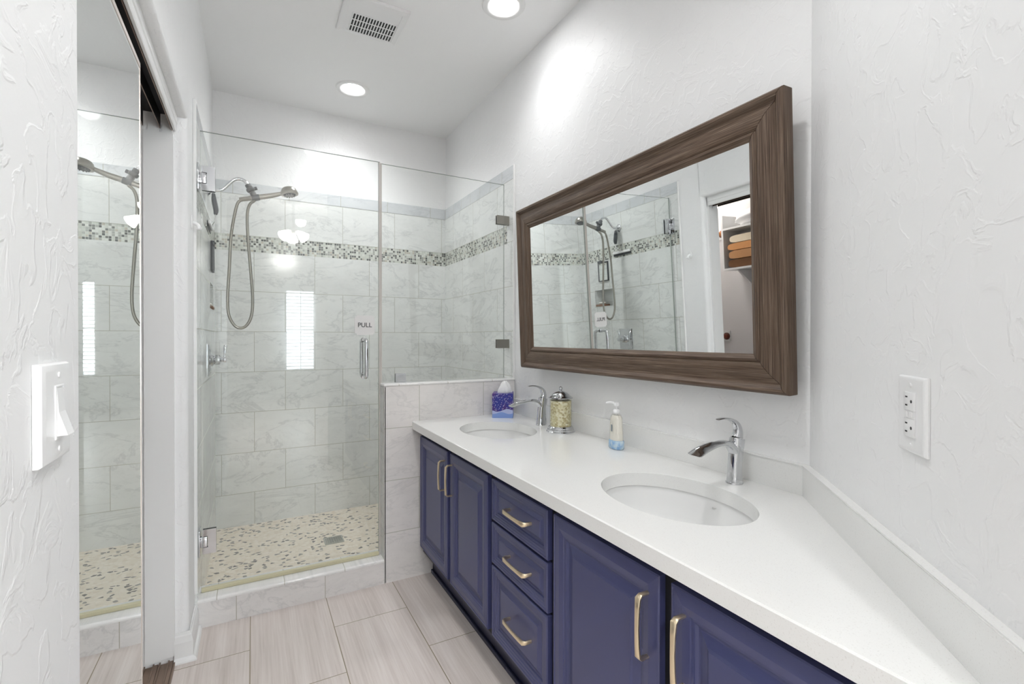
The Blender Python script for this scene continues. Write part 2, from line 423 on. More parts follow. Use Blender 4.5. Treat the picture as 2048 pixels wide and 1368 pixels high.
bm = BM()   # right wall and the angled wall share a rounded outside corner at (XR, XR-DW)
cy_ = XR - DW
prism(bm, [(XR, cy_), (XR + 0.12, cy_ - 0.05), (XR + 0.12, YB), (XR, YB)], 0, ZC)
wall_right = struct('wall_right', bm, M_WALL, smooth=40)
bm = BM()
ex, ey = 0.62, 0.62 - DW
prism(bm, [(XR, cy_), (ex, ey), (ex + 0.085, ey - 0.085), (XR + 0.12, cy_ - 0.05)], 0, ZC)
struct('wall_angled', bm, M_WALL)
# bedroom behind the camera
bm = BM()
box(bm, ex + 0.086, 3.6, -0.15, ey - 0.086, 0, ZC); box(bm, -2.6, XL, -0.42, -0.3, 0, ZC)
struct('wall_bedroom_front', bm, M_BEDWALL)
bm = BM(); box(bm, -2.7, -2.6, -5.7, -0.3, 0, ZC); struct('wall_bedroom_left', bm, M_BEDWALL)
bm = BM(); box(bm, 3.6, 3.7, -5.7, -0.03, 0, ZC); struct('wall_bedroom_right', bm, M_BEDWALL)
WINS = [(0.56, 1.12, 0.55, 2.18), (-2.42, -2.12, 0.55, 2.18), (1.80, 3.10, 0.55, 2.18)]
bm = BM(); xs = -2.6
for (a, b, z0, z1) in sorted(WINS):
    box(bm, xs, a, -5.7, -5.55, 0, ZC); box(bm, a, b, -5.7, -5.55, 0, z0); box(bm, a, b, -5.7, -5.55, z1, ZC); xs = b
box(bm, xs, 3.6, -5.7, -5.55, 0, ZC)
struct('wall_bedroom_rear', bm, M_BEDWALL)
bm = BM(); box(bm, -2.7, 3.7, -5.7, -0.42, ZC, ZC + 0.1); struct('ceiling_bedroom', bm, M_BEDWALL)
bm = BM(); box(bm, XR + 0.1, 3.7, -0.42, 0.0, ZC, ZC + 0.1); struct('ceiling_bedroom_corner', bm, M_BEDWALL)
for k_, (WX0, WX1, WZ0, WZ1) in enumerate(WINS):
    win = bpy.data.objects.new('window_%d' % (k_ + 1), None); COL.objects.link(win); win.location = (WX0, -5.6, WZ0); win['kind'] = 'structure'
    bm = BM()
    for a in ((WX0, WX0 + 0.03, WZ0, WZ1), (WX1 - 0.03, WX1, WZ0, WZ1), (WX0, WX1, WZ0, WZ0 + 0.03), (WX0, WX1, WZ1 - 0.03, WZ1), (WX0, WX1, 1.35, 1.38)):
        box(bm, a[0], a[1], -5.66, -5.62, a[2], a[3])
    relative(link('window_frame', bm, M_TRIM, win), win)
    bm = BM(); box(bm, WX0 + 0.03, WX1 - 0.03, -5.645, -5.640, WZ0 + 0.03, WZ1 - 0.03); relative(link('window_pane', bm, M_PANE, win), win)
    bl = thing('window_blind', ['white slatted blind on the narrow bright window mirrored in the shower door glass', 'white slatted blind on the slim window mirrored in the fixed glass panel', 'white slatted blind on the window mirrored in the closet door'][k_], 'blind', (WX0, -5.54, WZ0), 0, 'window blinds')
    bm = BM()
    zz = WZ0 + 0.02
    while zz < WZ1 - 0.06:
        prism(bm, [(-5.552, zz - 0.006), (-5.520, zz + 0.006), (-5.520, zz + 0.009), (-5.552, zz - 0.003)], WX0 + 0.005, WX1 - 0.005, axis=0)
        zz += 0.066
    relative(link('slats', bm, M_WHITEPL, bl), bl)
    bm = BM(); box(bm, WX0 + 0.002, WX1 - 0.002, -5.555, -5.515, WZ1 - 0.05, WZ1 - 0.001, 0.003); relative(link('headrail', bm, M_WHITEPL, bl), bl)
    bm = BM(); box(bm, (WX0 + WX1) / 2 - 0.006, (WX0 + WX1) / 2 + 0.006, -5.516, -5.514, WZ0, WZ1 - 0.05); relative(link('ladder_tape', bm, M_WHITEPL, bl), bl)

# closet behind the sliding door
XCB = -1.10
bm = BM(); box(bm, XCB - 0.1, XCB, 0.5, 3.2, 0, 2.5); struct('wall_closet_back', bm, M_CLOSET)
bm = BM(); box(bm, XCB, XLB, 0.5, 0.6, 0, 2.5); struct('wall_closet_near', bm, M_CLOSET)
bm = BM(); box(bm, XCB, XLB, 3.1, 3.2, 0, 2.5); struct('wall_closet_far', bm, M_CLOSET)
bm = BM(); box(bm, XCB - 0.1, XLB, 0.5, 3.2, 2.4, 2.5); struct('ceiling_closet', bm, M_CLOSET)

# ------------------------------------------------------------ shower tile, half wall, curb
T0 = 0.0224
bm = BM(); box(bm, XLT, XT, YT, YB, T0, 1.7494); link('tile_cladding', bm, MT_BACK, wall_back)
bm = BM(); box(bm, XLT, XT, YT, YB, 1.8494, 2.104); link('tile_cladding', bm, MT_BACKU, wall_back)
bm = BM(); box(bm, XLT, XT, YT + 0.001, YB, 1.7494, 1.8494); o = link('mosaic_band', bm, MM_X, wall_back); o['label'] = 'grey and white glass mosaic strip'
bm = BM(); box(bm, XLT, XT, YT - 0.001, YB, 2.104, 2.182, 0.004); link('tile_cap', bm, MT_CAPX, wall_back)
YE = 2.360
for wall, xa, xb, ye in ((wall_right, XT, XR, YE), (wall_left, XL, XLT, 2.345)):
    left = wall is wall_left
    bm = BM()
    if left:
        for a in ((ye, YT, T0, NZ0), (ye, NY0, NZ0, NZ1), (NY1, YT, NZ0, NZ1), (ye, YT, NZ1, 1.7494)): box(bm, xa, xb, *a)
    else: box(bm, xa, xb, ye, YT, T0, 1.7494)
    link('tile_cladding', bm, MT_SIDE, wall)
    bm = BM(); box(bm, xa, xb, ye, YT, 1.8494, 2.104); link('tile_cladding', bm, MT_SIDEU, wall)
    bm = BM(); box(bm, xa, xb - (0.001 if left else 0) , ye + 0.075 * (not left), YT, 1.7494, 1.8494) if left else box(bm, xa + 0.001, xb, ye + 0.075, YT, 1.7494, 1.8494)
    o = link('mosaic_band', bm, MM_Y, wall); o['label'] = 'grey and white glass mosaic strip'
    if not left:
        bm = BM(); box(bm, xa, xb, ye, ye + 0.075, 1.7494, 1.8494); link('tile_cladding', bm, MT_SIDE, wall)
    bm = BM(); box(bm, xa, xb, ye, YT, 2.104, 2.182, 0.003); link('tile_cap', bm, MT_CAPY, wall)
    bm = BM()
    box(bm, (xa - 0.002 if not left else xa), (xb if not left else xb + 0.002), ye - 0.008, ye, 0.15 if left else 0.97, 2.184, 0.002)
    link('tile_edging', bm, M_TRIM, wall)
bm = BM()   # tiled lining of the niche
for a in ((XL - 0.088, XL - 0.084, NY0, NY1, NZ0, NZ1), (XL - 0.088, XLT, NY0, NY0 + 0.006, NZ0, NZ1), (XL - 0.088, XLT, NY1 - 0.006, NY1, NZ0, NZ1),
          (XL - 0.088, XLT, NY0, NY1, NZ0, NZ0 + 0.008), (XL - 0.088, XLT, NY0, NY1, NZ1 - 0.006, NZ1)): box(bm, *a)
link('niche_lining', bm, MT_BACK, wall_left)

XP, ZHW = 0.5645, 0.966
bm = BM(); box(bm, XP + 0.01, XT, YK + 0.01, YK + 0.12, 0, ZHW - 0.006); half = struct('wall_half', bm, M_WALL)
bm = BM(); box(bm, XP, XT, YK, YK + 0.01, 0, ZHW); box(bm, XP + 0.01, XT, YK + 0.12, YK + 0.13, 0, ZHW); link('tile_cladding', bm, MT_HALF, half)
bm = BM(); box(bm, XP, XP + 0.01, YK, YK + 0.13, 0, ZHW, 0.003); link('tile_end', bm, MT_SIDE, half)
bm = BM(); box(bm, XP - 0.003, XT, YK - 0.003, YK + 0.133, ZHW, ZHW + 0.012, 0.005, 3); link('tile_cap', bm, MT_CURBTOP, half, 40)

bm = BM(); box(bm, XL + 0.006, XP - 0.001, YK, YK + 0.13, 0, 0.104); curb = struct('trim_1', bm, MT_CURB)
bm = BM()
pr = [(YK - 0.001, 0.104)] + arc(YK + 0.009, 0.108, 0.010, 180, 90, 5) + [(YK + 0.131, 0.118), (YK + 0.131, 0.104)]
prism(bm, pr, XL + 0.006, XP - 0.001, axis=0); link('curb_cap', bm, MT_CURBTOP, curb, 40)

# shower drain
dr = thing('shower_drain', 'square metal drain grate set in the pebbled shower floor', 'drain', (0.413, 2.94, T0))
bm = BM()
box(bm, -0.052, 0.052, -0.050, -0.042, 0, 0.004); box(bm, -0.052, 0.052, 0.042, 0.050, 0, 0.004)
box(bm, -0.052, -0.044, -0.042, 0.042, 0, 0.004); box(bm, 0.044, 0.052, -0.042, 0.042, 0, 0.004)
for k in range(-3, 4): box(bm, -0.044, 0.044, k * 0.0125 - 0.003, k * 0.0125 + 0.003, 0.0005, 0.0035)
for k in range(-3, 4): box(bm, k * 0.0125 - 0.002, k * 0.0125 + 0.002, -0.042, 0.042, 0.0006, 0.003)
link('grate', bm, mat('drain_metal', rgb(186, 188, 180), 0.4, 0.6), dr)
bm = BM(); box(bm, -0.044, 0.044, -0.042, 0.042, 0.0, 0.0005); link('sump', bm, mat('drain_sump', rgb(96, 98, 92), 0.6), dr)

# ------------------------------------------------------------ baseboard, closet jamb, header fascia and tracks
bm = BM()
def base_profile(o_):
    return [(0, 0), (0.026, 0), (0.026, 0.006), (0.022, 0.014), (0.0145, 0.018), (0.014, 0.072), (0.011, 0.084), (0.009, 0.094), (0.005, 0.098), (0.004, 0.106), (0, 0.106)]
pf = base_profile(0)
path = [((-0.2575, YJ1 - 0.001), (0, -1)), ((XL + 0.001, YJ1 - 0.001), (1, -1)), ((XL + 0.001, YK - 0.001), (1, 0))]
rings = []
for (px_, py_), (nx, ny) in path:
    rings.append([bm.verts.new((px_ + nx * d, py_ + ny * d, h)) for d, h in pf])
for a, b in zip(rings, rings[1:]):
    for k in range(len(pf)): bm.faces.new((a[k], a[(k + 1) % len(pf)], b[(k + 1) % len(pf)], b[k]))
bm.faces.new(rings[0]); bm.faces.new(rings[-1][::-1])
struct('baseboard_left', bm, M_TRIM)
bm = BM(); box(bm, XL + 0.001, XL + 0.013, -0.28, YJ0 - 0.02, 0, 0.098, 0.003); struct('baseboard_near', bm, M_TRIM)
XJ0, XJ1 = -0.345, -0.2555
bm = BM()
box(bm, XJ0, XJ1, YJ1 - 0.012, YJ1 - 0.0005, 0.03, 1.955)
box(bm, -0.331, -0.296, YJ1 - 0.012, YJ1 - 0.0005, 1.955, ZH - 0.004); box(bm, -0.288, XJ1 - 0.002, YJ1 - 0.012, YJ1 - 0.0005, 1.955, ZH - 0.004)
for v in bm.verts:
    if abs(v.co.z - 0.03) < 1e-5 and v.co.x < -0.30: v.co.z = 0.018
struct('trim_2', bm, M_TRIM)          # closet jamb board
bm = BM(); prism(bm, [(-0.256, ZH - 0.001), (-0.256, 1.968), (-0.254, 1.966), (-0.2475, 1.966), (-0.2455, 1.970), (-0.2455, 1.990), (-0.2425, 1.994), (-0.2425, ZH - 0.001)], YJ0 + 0.001, YJ1 - 0.0125, axis=1)
struct('trim_3', bm, M_TRIM)          # header fascia
tk = thing('closet_door_track', 'metal double track under the closet header with two black channels', 'door track', (-0.30, 1.5, ZH))
bm = BM(); box(bm, -0.345, -0.258, YJ0 + 0.001, YJ1 - 0.013, ZH - 0.004, ZH - 0.001)
for xx in (-0.345, -0.2945, -0.259): box(bm, xx, xx + 0.0015, YJ0 + 0.001, YJ1 - 0.013, 1.968, ZH - 0.004)
relative(link('channel', bm, M_BLACK, tk), tk)
bm = BM()
for xx in (-0.345, -0.2945, -0.259): box(bm, xx - 0.0004, xx + 0.0019, YJ0 + 0.001, YJ1 - 0.013, 1.966, 1.9685)
relative(link('channel_lip', bm, M_BRONZE, tk), tk)
ft = thing('closet_floor_track', 'bronze grooved floor track at the foot of the closet opening', 'door track', (-0.30, 1.5, 0))
bm = BM(); box(bm, -0.349, -0.253, YJ0 + 0.001, YJ1 - 0.0005, 0, 0.004)
for xx in (-0.349, -0.322, -0.303, -0.276, -0.257): box(bm, xx, xx + 0.004, YJ0 + 0.001, YJ1 - 0.0005, 0.004, 0.013, 0.001)
box(bm, -0.318, -0.307, YJ0 + 0.001, YJ1 - 0.0005, 0.004, 0.008); box(bm, -0.272, -0.261, YJ0 + 0.001, YJ1 - 0.0005, 0.004, 0.008)
relative(link('rail', bm, M_BRONZE, ft), ft)

# mirrored sliding closet door
cdz0, cdz1, cdy0, cdy1, cdx = 0.016, 1.930, 0.905, 1.580, -0.2605
cdr = thing('mirrored_closet_door', 'tall mirrored sliding closet door with thin metal frame on the left wall', 'closet door', (cdx - 0.012, (cdy0 + cdy1) / 2, cdz0))
bm = BM(); box(bm, cdx - 0.006, cdx, cdy0 + 0.003, cdy1 - 0.003, cdz0 + 0.004, cdz1 - 0.012); relative(link('mirror_panel', bm, M_MIRROR, cdr), cdr)
bm = BM()
box(bm, cdx - 0.022, cdx + 0.0012, cdy1 - 0.003, cdy1, cdz0, cdz1); box(bm, cdx - 0.022, cdx + 0.0012, cdy0, cdy0 + 0.003, cdz0, cdz1)
box(bm, cdx - 0.022, cdx + 0.0012, cdy0 + 0.003, cdy1 - 0.003, cdz1 - 0.012, cdz1)
box(bm, cdx - 0.022, cdx + 0.0012, cdy0 + 0.003, cdy1 - 0.003, cdz0, cdz0 + 0.004)
relative(link('door_frame', bm, mat('pale_metal_frame', rgb(214, 204, 198), 0.3, 0.6), cdr), cdr)
bm = BM(); box(bm, cdx - 0.020, cdx - 0.007, cdy0 + 0.003, cdy1 - 0.003, cdz0 + 0.004, cdz1 - 0.012); relative(link('backing_board', bm, M_CLOSET, cdr), cdr)

# ------------------------------------------------------------ ceiling lights and exhaust fan grille
def can(x, y, z, label, first=[None]):
    if first[0] is None:
        r = thing('recessed_light', label, 'ceiling light', (x, y, z), 0, 'recessed ceiling lights')
        bm = BM(); lathe(bm, [(0.061, -0.0008), (0.064, -0.004), (0.078, -0.0085), (0.094, -0.0075), (0.100, -0.001)], seg=48, cap0=False, cap1=False)
        bmesh.ops.holes_fill(bm, edges=[])
        link('trim_ring', bm, M_TRIM, r, 40)
        bm = BM(); lathe(bm, [(0.001, -0.003), (0.060, -0.003), (0.0605, -0.001), (0.001, -0.001)], seg=48); link('lamp_lens', bm, M_LAMP, r)
        first[0] = r; return r
    s0 = first[0]; r = s0.copy(); COL.objects.link(r); r.location = (x, y, z); r['label'] = label
    for ch in list(s0.children):
        c = ch.copy(); COL.objects.link(c); c.parent = r
    return r
can(0.540, 3.030, ZC, 'round recessed ceiling light above the shower')
can(1.010, 1.940, ZC, 'round recessed ceiling light near the right wall above the vanity')
can(0.55, -1.9, ZC, 'round fill light added on the unseen bedroom ceiling, nearest its rear windows')  # added out of view, housing for a bedroom fill beam
can(-0.45, -1.5, ZC, 'round fill light added on the unseen bedroom ceiling, to the left of the hanging lamp')  # second added bedroom fill, also out of view
can(0.42, 0.75, ZC, 'round fill light added out of view over the passage beside the closet door')  # added out of view to light the near walls and floor

vt = thing('exhaust_fan_grille', 'white square slatted exhaust fan grille on the ceiling', 'ceiling vent', (0.515, 2.35, ZC))
bm = BM()
nested(bm, -0.155, 0.135, -0.165, 0.115, [(0, -0.0005), (0, -0.010), (0.004, -0.013), (0.026, -0.016), (0.030, -0.016), (0.0305, -0.0145)], lambda u, v, h: (u, v, h))
link('cover', bm, M_WHITEPL, vt)
bm = BM(); box(bm, -0.102, 0.100, -0.055, 0.085, -0.0150, -0.0146); link('opening', bm, M_DARKSLOT, vt)
bm = BM()
for k in range(16):
    x = -0.102 + k * 0.2020 / 15
    box(bm, x - 0.0026, x + 0.0026, -0.055, 0.085, -0.0175, -0.0150)
for yy in (-0.0565, -0.010, 0.037, 0.0835): box(bm, -0.106, 0.104, yy, yy + 0.004, -0.0178, -0.0150)
link('slats', bm, M_WHITEPL, vt)

# bedroom ceiling fitting, seen mirrored in the glass
bf = thing('bedroom_ceiling_light', 'hanging lamp with three glowing frosted shades mirrored in the shower glass', 'ceiling light', (0.40, -1.0, ZC))
bm = BM(); lathe(bm, [(0.07, 0), (0.07, -0.02), (0.015, -0.03), (0.012, -0.30), (0.045, -0.32), (0.040, -0.36), (0.005, -0.37)]); link('stem', bm, M_BRUSHED, bf, 40)
for k in range(3):
    a = 2 * PI * k / 3 + 0.5; c, s = math.cos(a), math.sin(a)
    bm = BM()
    ax_ = Vector((c * 0.75, s * 0.75, -0.66)); p0 = Vector((c * 0.045, s * 0.045, -0.34))
    tube(bm, [p0 + ax_ * d for d in (0, 0.02, 0.05, 0.08, 0.11, 0.115)], [0.015, 0.026, 0.040, 0.050, 0.062, 0.058], 20)
    link('lamp_shade', bm, M_SHADE, bf, 60)
# ------------------------------------------------------------ shower glass
YG = 2.412                                    # outer face of the glass, 1 cm thick
def glasspane(bm, x0, x1, z0, z1):
    nested(bm, x0, x1, z0, z1, [(0.0, YG + 0.010), (0.0, YG + 0.0002), (0.0002, YG)], lambda u, v, h: (u, h, v))
    for f in bm.faces: f.material_index = 0 if abs(f.normal.y) > 0.7 else 1
def gp(name, x0, x1, z0, z1, parent):
    bm = BM(); glasspane(bm, x0, x1, z0, z1)
    bm.normal_update()
    for f in bm.faces: f.material_index = 0 if abs(f.normal.y) > 0.7 else 1
    return relative(link(name, bm, [M_GLASS, M_EDGE], parent), parent)
sd = thing('glass_shower_door', 'frameless clear glass shower door between the left wall and the half wall', 'shower door', (0.18, YG + 0.005, 0.118))
gp('glass_panel', -0.1945, 0.5530, 0.124, 2.084, sd)
bm = BM(); box(bm, 0.5535, 0.5600, YG - 0.002, YG + 0.012, 0.124, 2.084); relative(link('edge_seal', bm, M_SEALCLR, sd), sd)['label'] = 'clear vinyl strip down the latch edge'
bm = BM(); box(bm, -0.1945, 0.5530, YG - 0.003, YG + 0.013, 0.1185, 0.136, 0.002); relative(link('bottom_sweep', bm, M_SEAL, sd), sd)['label'] = 'yellowed strip along the bottom edge'
for zc in (1.884, 0.335):
    h = BM()
    box(h, XLT + 0.0002, XLT + 0.006, YG - 0.030, YG + 0.040, zc - 0.055, zc + 0.055, 0.001)          # wall plate
    hinge = relative(link('hinge', h, M_CHROME, sd, 40), sd)
    bm = BM()
    pl = [(-0.190, zc - 0.052), (-0.140, zc - 0.052), (-0.140, zc + 0.052), (-0.190, zc + 0.052), (-0.190, zc + 0.024), (-0.170, zc + 0.024), (-0.170, zc - 0.024), (-0.190, zc - 0.024)]
    prism(bm, pl, YG - 0.006, YG - 0.0003, axis=1)
    prism(bm, pl, YG + 0.0103, YG + 0.016, axis=1)
    relative(link('clamp_plate', bm, M_CHROME, hinge), sd)
    bm = BM(); box(bm, XLT + 0.006, -0.1725, YG - 0.008, YG + 0.018, zc - 0.022, zc + 0.022, 0.002)
    relative(link('knuckle', bm, M_CHROME, hinge, 40), sd)
hx = 0.482
bm = BM()
for sgn, y0 in ((-1, YG), (1, YG + 0.010)):
    p = [(hx, y0, 1.196), (hx, y0 + sgn * 0.032, 1.196), (hx, y0 + sgn * 0.047, 1.190), (hx, y0 + sgn * 0.053, 1.175), (hx, y0 + sgn * 0.053, 1.035), (hx, y0 + sgn * 0.047, 1.020), (hx, y0 + sgn * 0.032, 1.014), (hx, y0, 1.014)]
    tube(bm, smoothpath(p, 5), 0.0095, 16)
    for zz in (1.196, 1.014): cyl(bm, (hx, y0 + sgn * 0.0002, zz), 0.012, sgn * 0.004, 1, 20)
relative(link('pull_handle', bm, M_CHROME, sd, 40), sd)

sg = thing('pull_sign', 'square white sign reading PULL on the glass above the door handle', 'sign', (0.4845, YG - 0.003, 1.268))
bm = BM(); box(bm, -0.048, 0.048, -0.0015, 0.0025, -0.048, 0.048)
es = [e for e in bm.edges if abs((e.verts[0].co - e.verts[1].co).normalized().y) > 0.9]
bmesh.ops.bevel(bm, geom=es, offset=0.008, segments=4, affect='EDGES')
link('plate', bm, mat('sign_white', rgb(222, 221, 220), 0.4), sg)
cu = bpy.data.curves.new('pull_text', 'FONT'); cu.body = 'PULL'; cu.size = 0.031; cu.align_x = 'CENTER'; cu.align_y = 'CENTER'; cu.extrude = 0.0003; cu.offset = 0.0004
tmp = bpy.data.objects.new('tmp_text', cu); COL.objects.link(tmp); bpy.context.view_layer.update()
me = bpy.data.meshes.new_from_object(tmp); bpy.data.objects.remove(tmp, do_unlink=True)
me.materials.clear(); me.materials.append(mat('sign_lettering', rgb(70, 72, 74), 0.5))
me.transform(Matrix.Rotation(PI / 2, 4, 'X'))
o = bpy.data.objects.new('lettering', me); COL.objects.link(o); o.parent = sg; o.location = (0, -0.0020, 0.0)
me2 = me.copy(); me2.transform(Matrix.Rotation(PI, 4, 'Z'))

fp = thing('fixed_glass_panel', 'fixed clear glass panel standing on the tiled half wall', 'shower panel', (0.92, YG + 0.005, ZHW + 0.012))
gp('glass_panel', 0.5690, 1.2600, ZHW + 0.0135, 2.078, fp)
bm = BM(); box(bm, 0.5605, 0.5688, YG - 0.001, YG + 0.011, ZHW + 0.0135, 2.078); relative(link('edge_seal', bm, M_SEALCLR, fp), fp)
def clip(x0, x1, z0, z1, side):
    bm = BM()
    box(bm, x0, x1, YG - 0.006, YG - 0.0003, z0, z1, 0.001); box(bm, x0, x1, YG + 0.0103, YG + 0.016, z0, z1, 0.001)
    if side == 'r': box(bm, 1.2602, XT - 0.0002, YG - 0.006, YG + 0.016, z0, z1)
    else: box(bm, x0, x1, YG - 0.006, YG + 0.016, ZHW + 0.0122, ZHW + 0.0133)
    relative(link('clip', bm, M_BRUSHED if side == 'r' else M_CHROME, fp), fp)
clip(1.212, 1.262, 1.850, 1.900, 'r'); clip(1.212, 1.262, 1.148, 1.198, 'r'); clip(0.636, 0.689, 0.9785, 1.024, 'b')

# ------------------------------------------------------------ shower arm, hand shower, valve and the things on the left tiled wall
YA = 2.95
sa = thing('shower_fitting', 'curved chrome shower arm with swivel bracket on the left tiled wall', 'shower arm', (XLT, YA, 1.98))
bm = BM(); lathe(bm, [(0.031, 0.0003), (0.031, 0.003), (0.024, 0.010), (0.012, 0.013)], (XLT, YA, 1.980), 32, 0); relative(link('wall_flange', bm, M_CHROME, sa, 40), sa)
bm = BM()
path = smoothpath([(XLT + 0.012, YA, 1.980), (-0.165, YA, 1.980), (-0.138, YA, 1.990), (-0.110, YA, 2.022), (-0.085, YA, 2.049), (-0.060, YA, 2.057), (-0.036, YA, 2.049), (-0.020, YA, 2.028)], 6)
tube(bm, path, 0.0090, 16); relative(link('pipe', bm, M_CHROME, sa, 60), sa)
bm = BM()   # swivel ball joint and holder
d = Vector((0.034, 0, -0.060)).normalized(); p0 = Vector((-0.023, YA, 2.034))
tube(bm, [p0 + d * s for s in (0, 0.002, 0.018, 0.020)], [0.013, 0.0155, 0.0155, 0.013], 12)
tube(bm, [p0 + d * s for s in (0.019, 0.022, 0.028, 0.034, 0.040, 0.043)], [0.012, 0.021, 0.0225, 0.0225, 0.020, 0.012], 20)
tube(bm, [p0 + d * s for s in (0.042, 0.046, 0.072, 0.076)], [0.013, 0.016, 0.016, 0.013], 16)
c2 = p0 + d * 0.076
hd_dir = Vector((0.93, -0.05, 0.25)).normalized()
tube(bm, [c2 - hd_dir * 0.018, c2 + hd_dir * 0.020], [0.019, 0.0165], 20)
k0 = p0 + d * 0.030; tube(bm, [k0, k0 + Vector((0.030, 0, 0.012))], [0.010, 0.009], 12)
relative(link('swivel_bracket', bm, M_GREYPL, sa, 40), sa)

hs = thing('hand_shower', 'brushed nickel hand shower head held in the grey swivel bracket', 'shower head', tuple(c2))
bm = BM()
pts = [c2 - hd_dir * 0.045, c2 - hd_dir * 0.02, c2 + hd_dir * 0.03, c2 + hd_dir * 0.08, c2 + hd_dir * 0.125 + Vector((0, 0, .004)), c2 + hd_dir * 0.150 + Vector((0, 0, .008))]
tube(bm, smoothpath(pts, 5), [0.0105 + 0.004 * math.sin(min(1, i / 20) * PI) * (1 if i < 20 else 0.6) for i in range(26)], 18)
relative(link('handle', bm, M_BRUSHED, hs, 50), hs)
hc = c2 + hd_dir * 0.172 + Vector((0, 0, 0.008))
nrm = Vector((0.16, -0.10, -0.98)).normalized()
bm = BM()
tube(bm, [hc - nrm * s for s in (0.024, 0.022, 0.014, 0.002, -0.010, -0.016, -0.018)], [0.014, 0.030, 0.038, 0.043, 0.047, 0.045, 0.038], 32)
relative(link('spray_head', bm, M_BRUSHED, hs, 45), hs)
bm = BM(); tube(bm, [hc + nrm * 0.0182, hc + nrm * 0.0205], [0.033, 0.031], 32)
for k in range(12):
    a = 2 * PI * k / 12; tt = nrm.cross(Vector((0, 1, 0))).normalized(); ss = nrm.cross(tt)
    q_ = hc + nrm * 0.020 + (tt * math.cos(a) + ss * math.sin(a)) * 0.026
    tube(bm, [q_, q_ + nrm * 0.005], [0.0035, 0.0025], 8)
relative(link('spray_face', bm, M_GREYPL, hs, 45), hs)

bm = BM()
A0 = c2 - hd_dir * 0.045
ctrl = [A0, A0 + Vector((-0.022, 0, -0.010)), A0 + Vector((-0.045, 0, -0.045)), Vector((-0.100, YA, 1.75)), Vector((-0.1085, YA, 1.58)), Vector((-0.117, YA, 1.42)),
        Vector((-0.112, YA, 1.33)), Vector((-0.088, YA, 1.275)), Vector((-0.060, YA, 1.258)), Vector((-0.030, YA, 1.272)), Vector((-0.006, YA, 1.325)), Vector((0.0, YA, 1.42)),
        Vector((-0.010, YA - 0.005, 1.58)), Vector((-0.022, YA - 0.008, 1.75)), Vector((-0.024, YA - 0.010, 1.87)), Vector((-0.012, YA - 0.008, 1.925)), c2 + Vector((-0.004, -0.004, -0.018))]
hp = smoothpath(ctrl, 44)
# resample to even spacing
res = [hp[0]]; acc = 0.0
for a, b in zip(hp, hp[1:]):
    L = (b - a).length
    if acc + L >= 0.0028: res.append(b); acc = 0.0
    else: acc += L
tube(bm, res, [0.0080 if i % 2 else 0.0069 for i in range(len(res))], 12)
ho = link('shower_hose', bm, M_BRUSHED, None, 60); tag(ho, 'long ribbed metal shower hose hanging in a loop below the hand shower', 'hose'); pivot(ho, (-0.06, YA, 1.258))
bm = BM(); tube(bm, [A0 + hd_dir * 0.006, A0 - hd_dir * 0.034], [0.0125, 0.0110], 16); fo = link('hose_fitting', bm, M_BRUSHED, ho, 40); relative(fo, ho)

YV, ZV = 2.935, 1.090
sv = thing('shower_valve', 'chrome shower valve plate and lever on the left tiled wall', 'shower valve', (XLT, YV, ZV))
bm = BM(); nested(bm, YV - 0.075, YV + 0.075, ZV - 0.082, ZV + 0.082, [(0, XLT + 0.0003), (0.0, XLT + 0.003), (0.006, XLT + 0.008), (0.022, XLT + 0.009), (0.030, XLT + 0.014), (0.034, XLT + 0.014)], lambda u, v, h: (h, u, v))
es = [e for e in bm.edges if abs((e.verts[0].co - e.verts[1].co).normalized().x) > 0.95 and (e.verts[0].co.x < XLT + 0.004)]
relative(link('escutcheon', bm, M_CHROME, sv, 30), sv)
bm = BM(); lathe(bm, [(0.034, XLT + 0.014), (0.030, XLT + 0.022), (0.024, XLT + 0.026), (0.026, XLT + 0.030), (0.026, XLT + 0.052), (0.020, XLT + 0.056), (0.012, XLT + 0.058), (0.012, XLT + 0.068), (0.016, XLT + 0.070), (0.016, XLT + 0.080), (0.010, XLT + 0.082)], (0, YV, ZV), 28, 0)
relative(link('stem', bm, M_CHROME, sv, 40), sv)
bm = BM(); tube(bm, [(XLT + 0.074, YV, ZV + 0.008), (XLT + 0.074, YV, ZV + 0.030), (XLT + 0.076, YV, ZV + 0.072), (XLT + 0.077, YV, ZV + 0.078)], [0.006, 0.0055, 0.0095, 0.006], 14)
relative(link('lever', bm, M_CHROME, sv, 40), sv)

# squeegee hanging from the arm
sq = thing('squeegee', 'squeegee with dark grey grip and clear wire hanging from the shower arm', 'squeegee', (-0.172, YA + 0.01, 1.97))
bm = BM()
tube(bm, smoothpath([(-0.180, YA + 0.01, 1.964), (-0.177, YA + 0.01, 1.93), (-0.169, YA + 0.01, 1.88), (-0.171, YA + 0.01, 1.855)], 6), [0.008 + 0.005 * math.sin(PI * i / 18) for i in range(19)], 14, flat=1.4)
relative(link('grip', bm, M_GREYPL, sq, 50), sq)
bm = BM(); tube(bm, smoothpath([(-0.171, YA + 0.01, 1.856), (-0.173, YA + 0.005, 1.825), (-0.186, YA - 0.02, 1.805), (-0.190, YA - 0.03, 1.795)], 6), 0.0025, 8)
tube(bm, smoothpath([(-0.171, YA + 0.01, 1.856), (-0.173, YA + 0.015, 1.825), (-0.186, YA + 0.04, 1.805), (-0.190, YA + 0.05, 1.795)], 6), 0.0025, 8)
relative(link('wire_neck', bm, M_WHITEPL, sq, 50), sq)
bm = BM(); box(bm, -0.196, -0.184, YA - 0.13, YA + 0.07, 1.778, 1.796, 0.003); relative(link('blade_holder', bm, M_WHITEPL, sq, 40), sq)
bm = BM(); box(bm, -0.1992, -0.1960, YA - 0.13, YA + 0.07, 1.762, 1.792); relative(link('rubber_blade', bm, M_GREYPL, sq), sq)

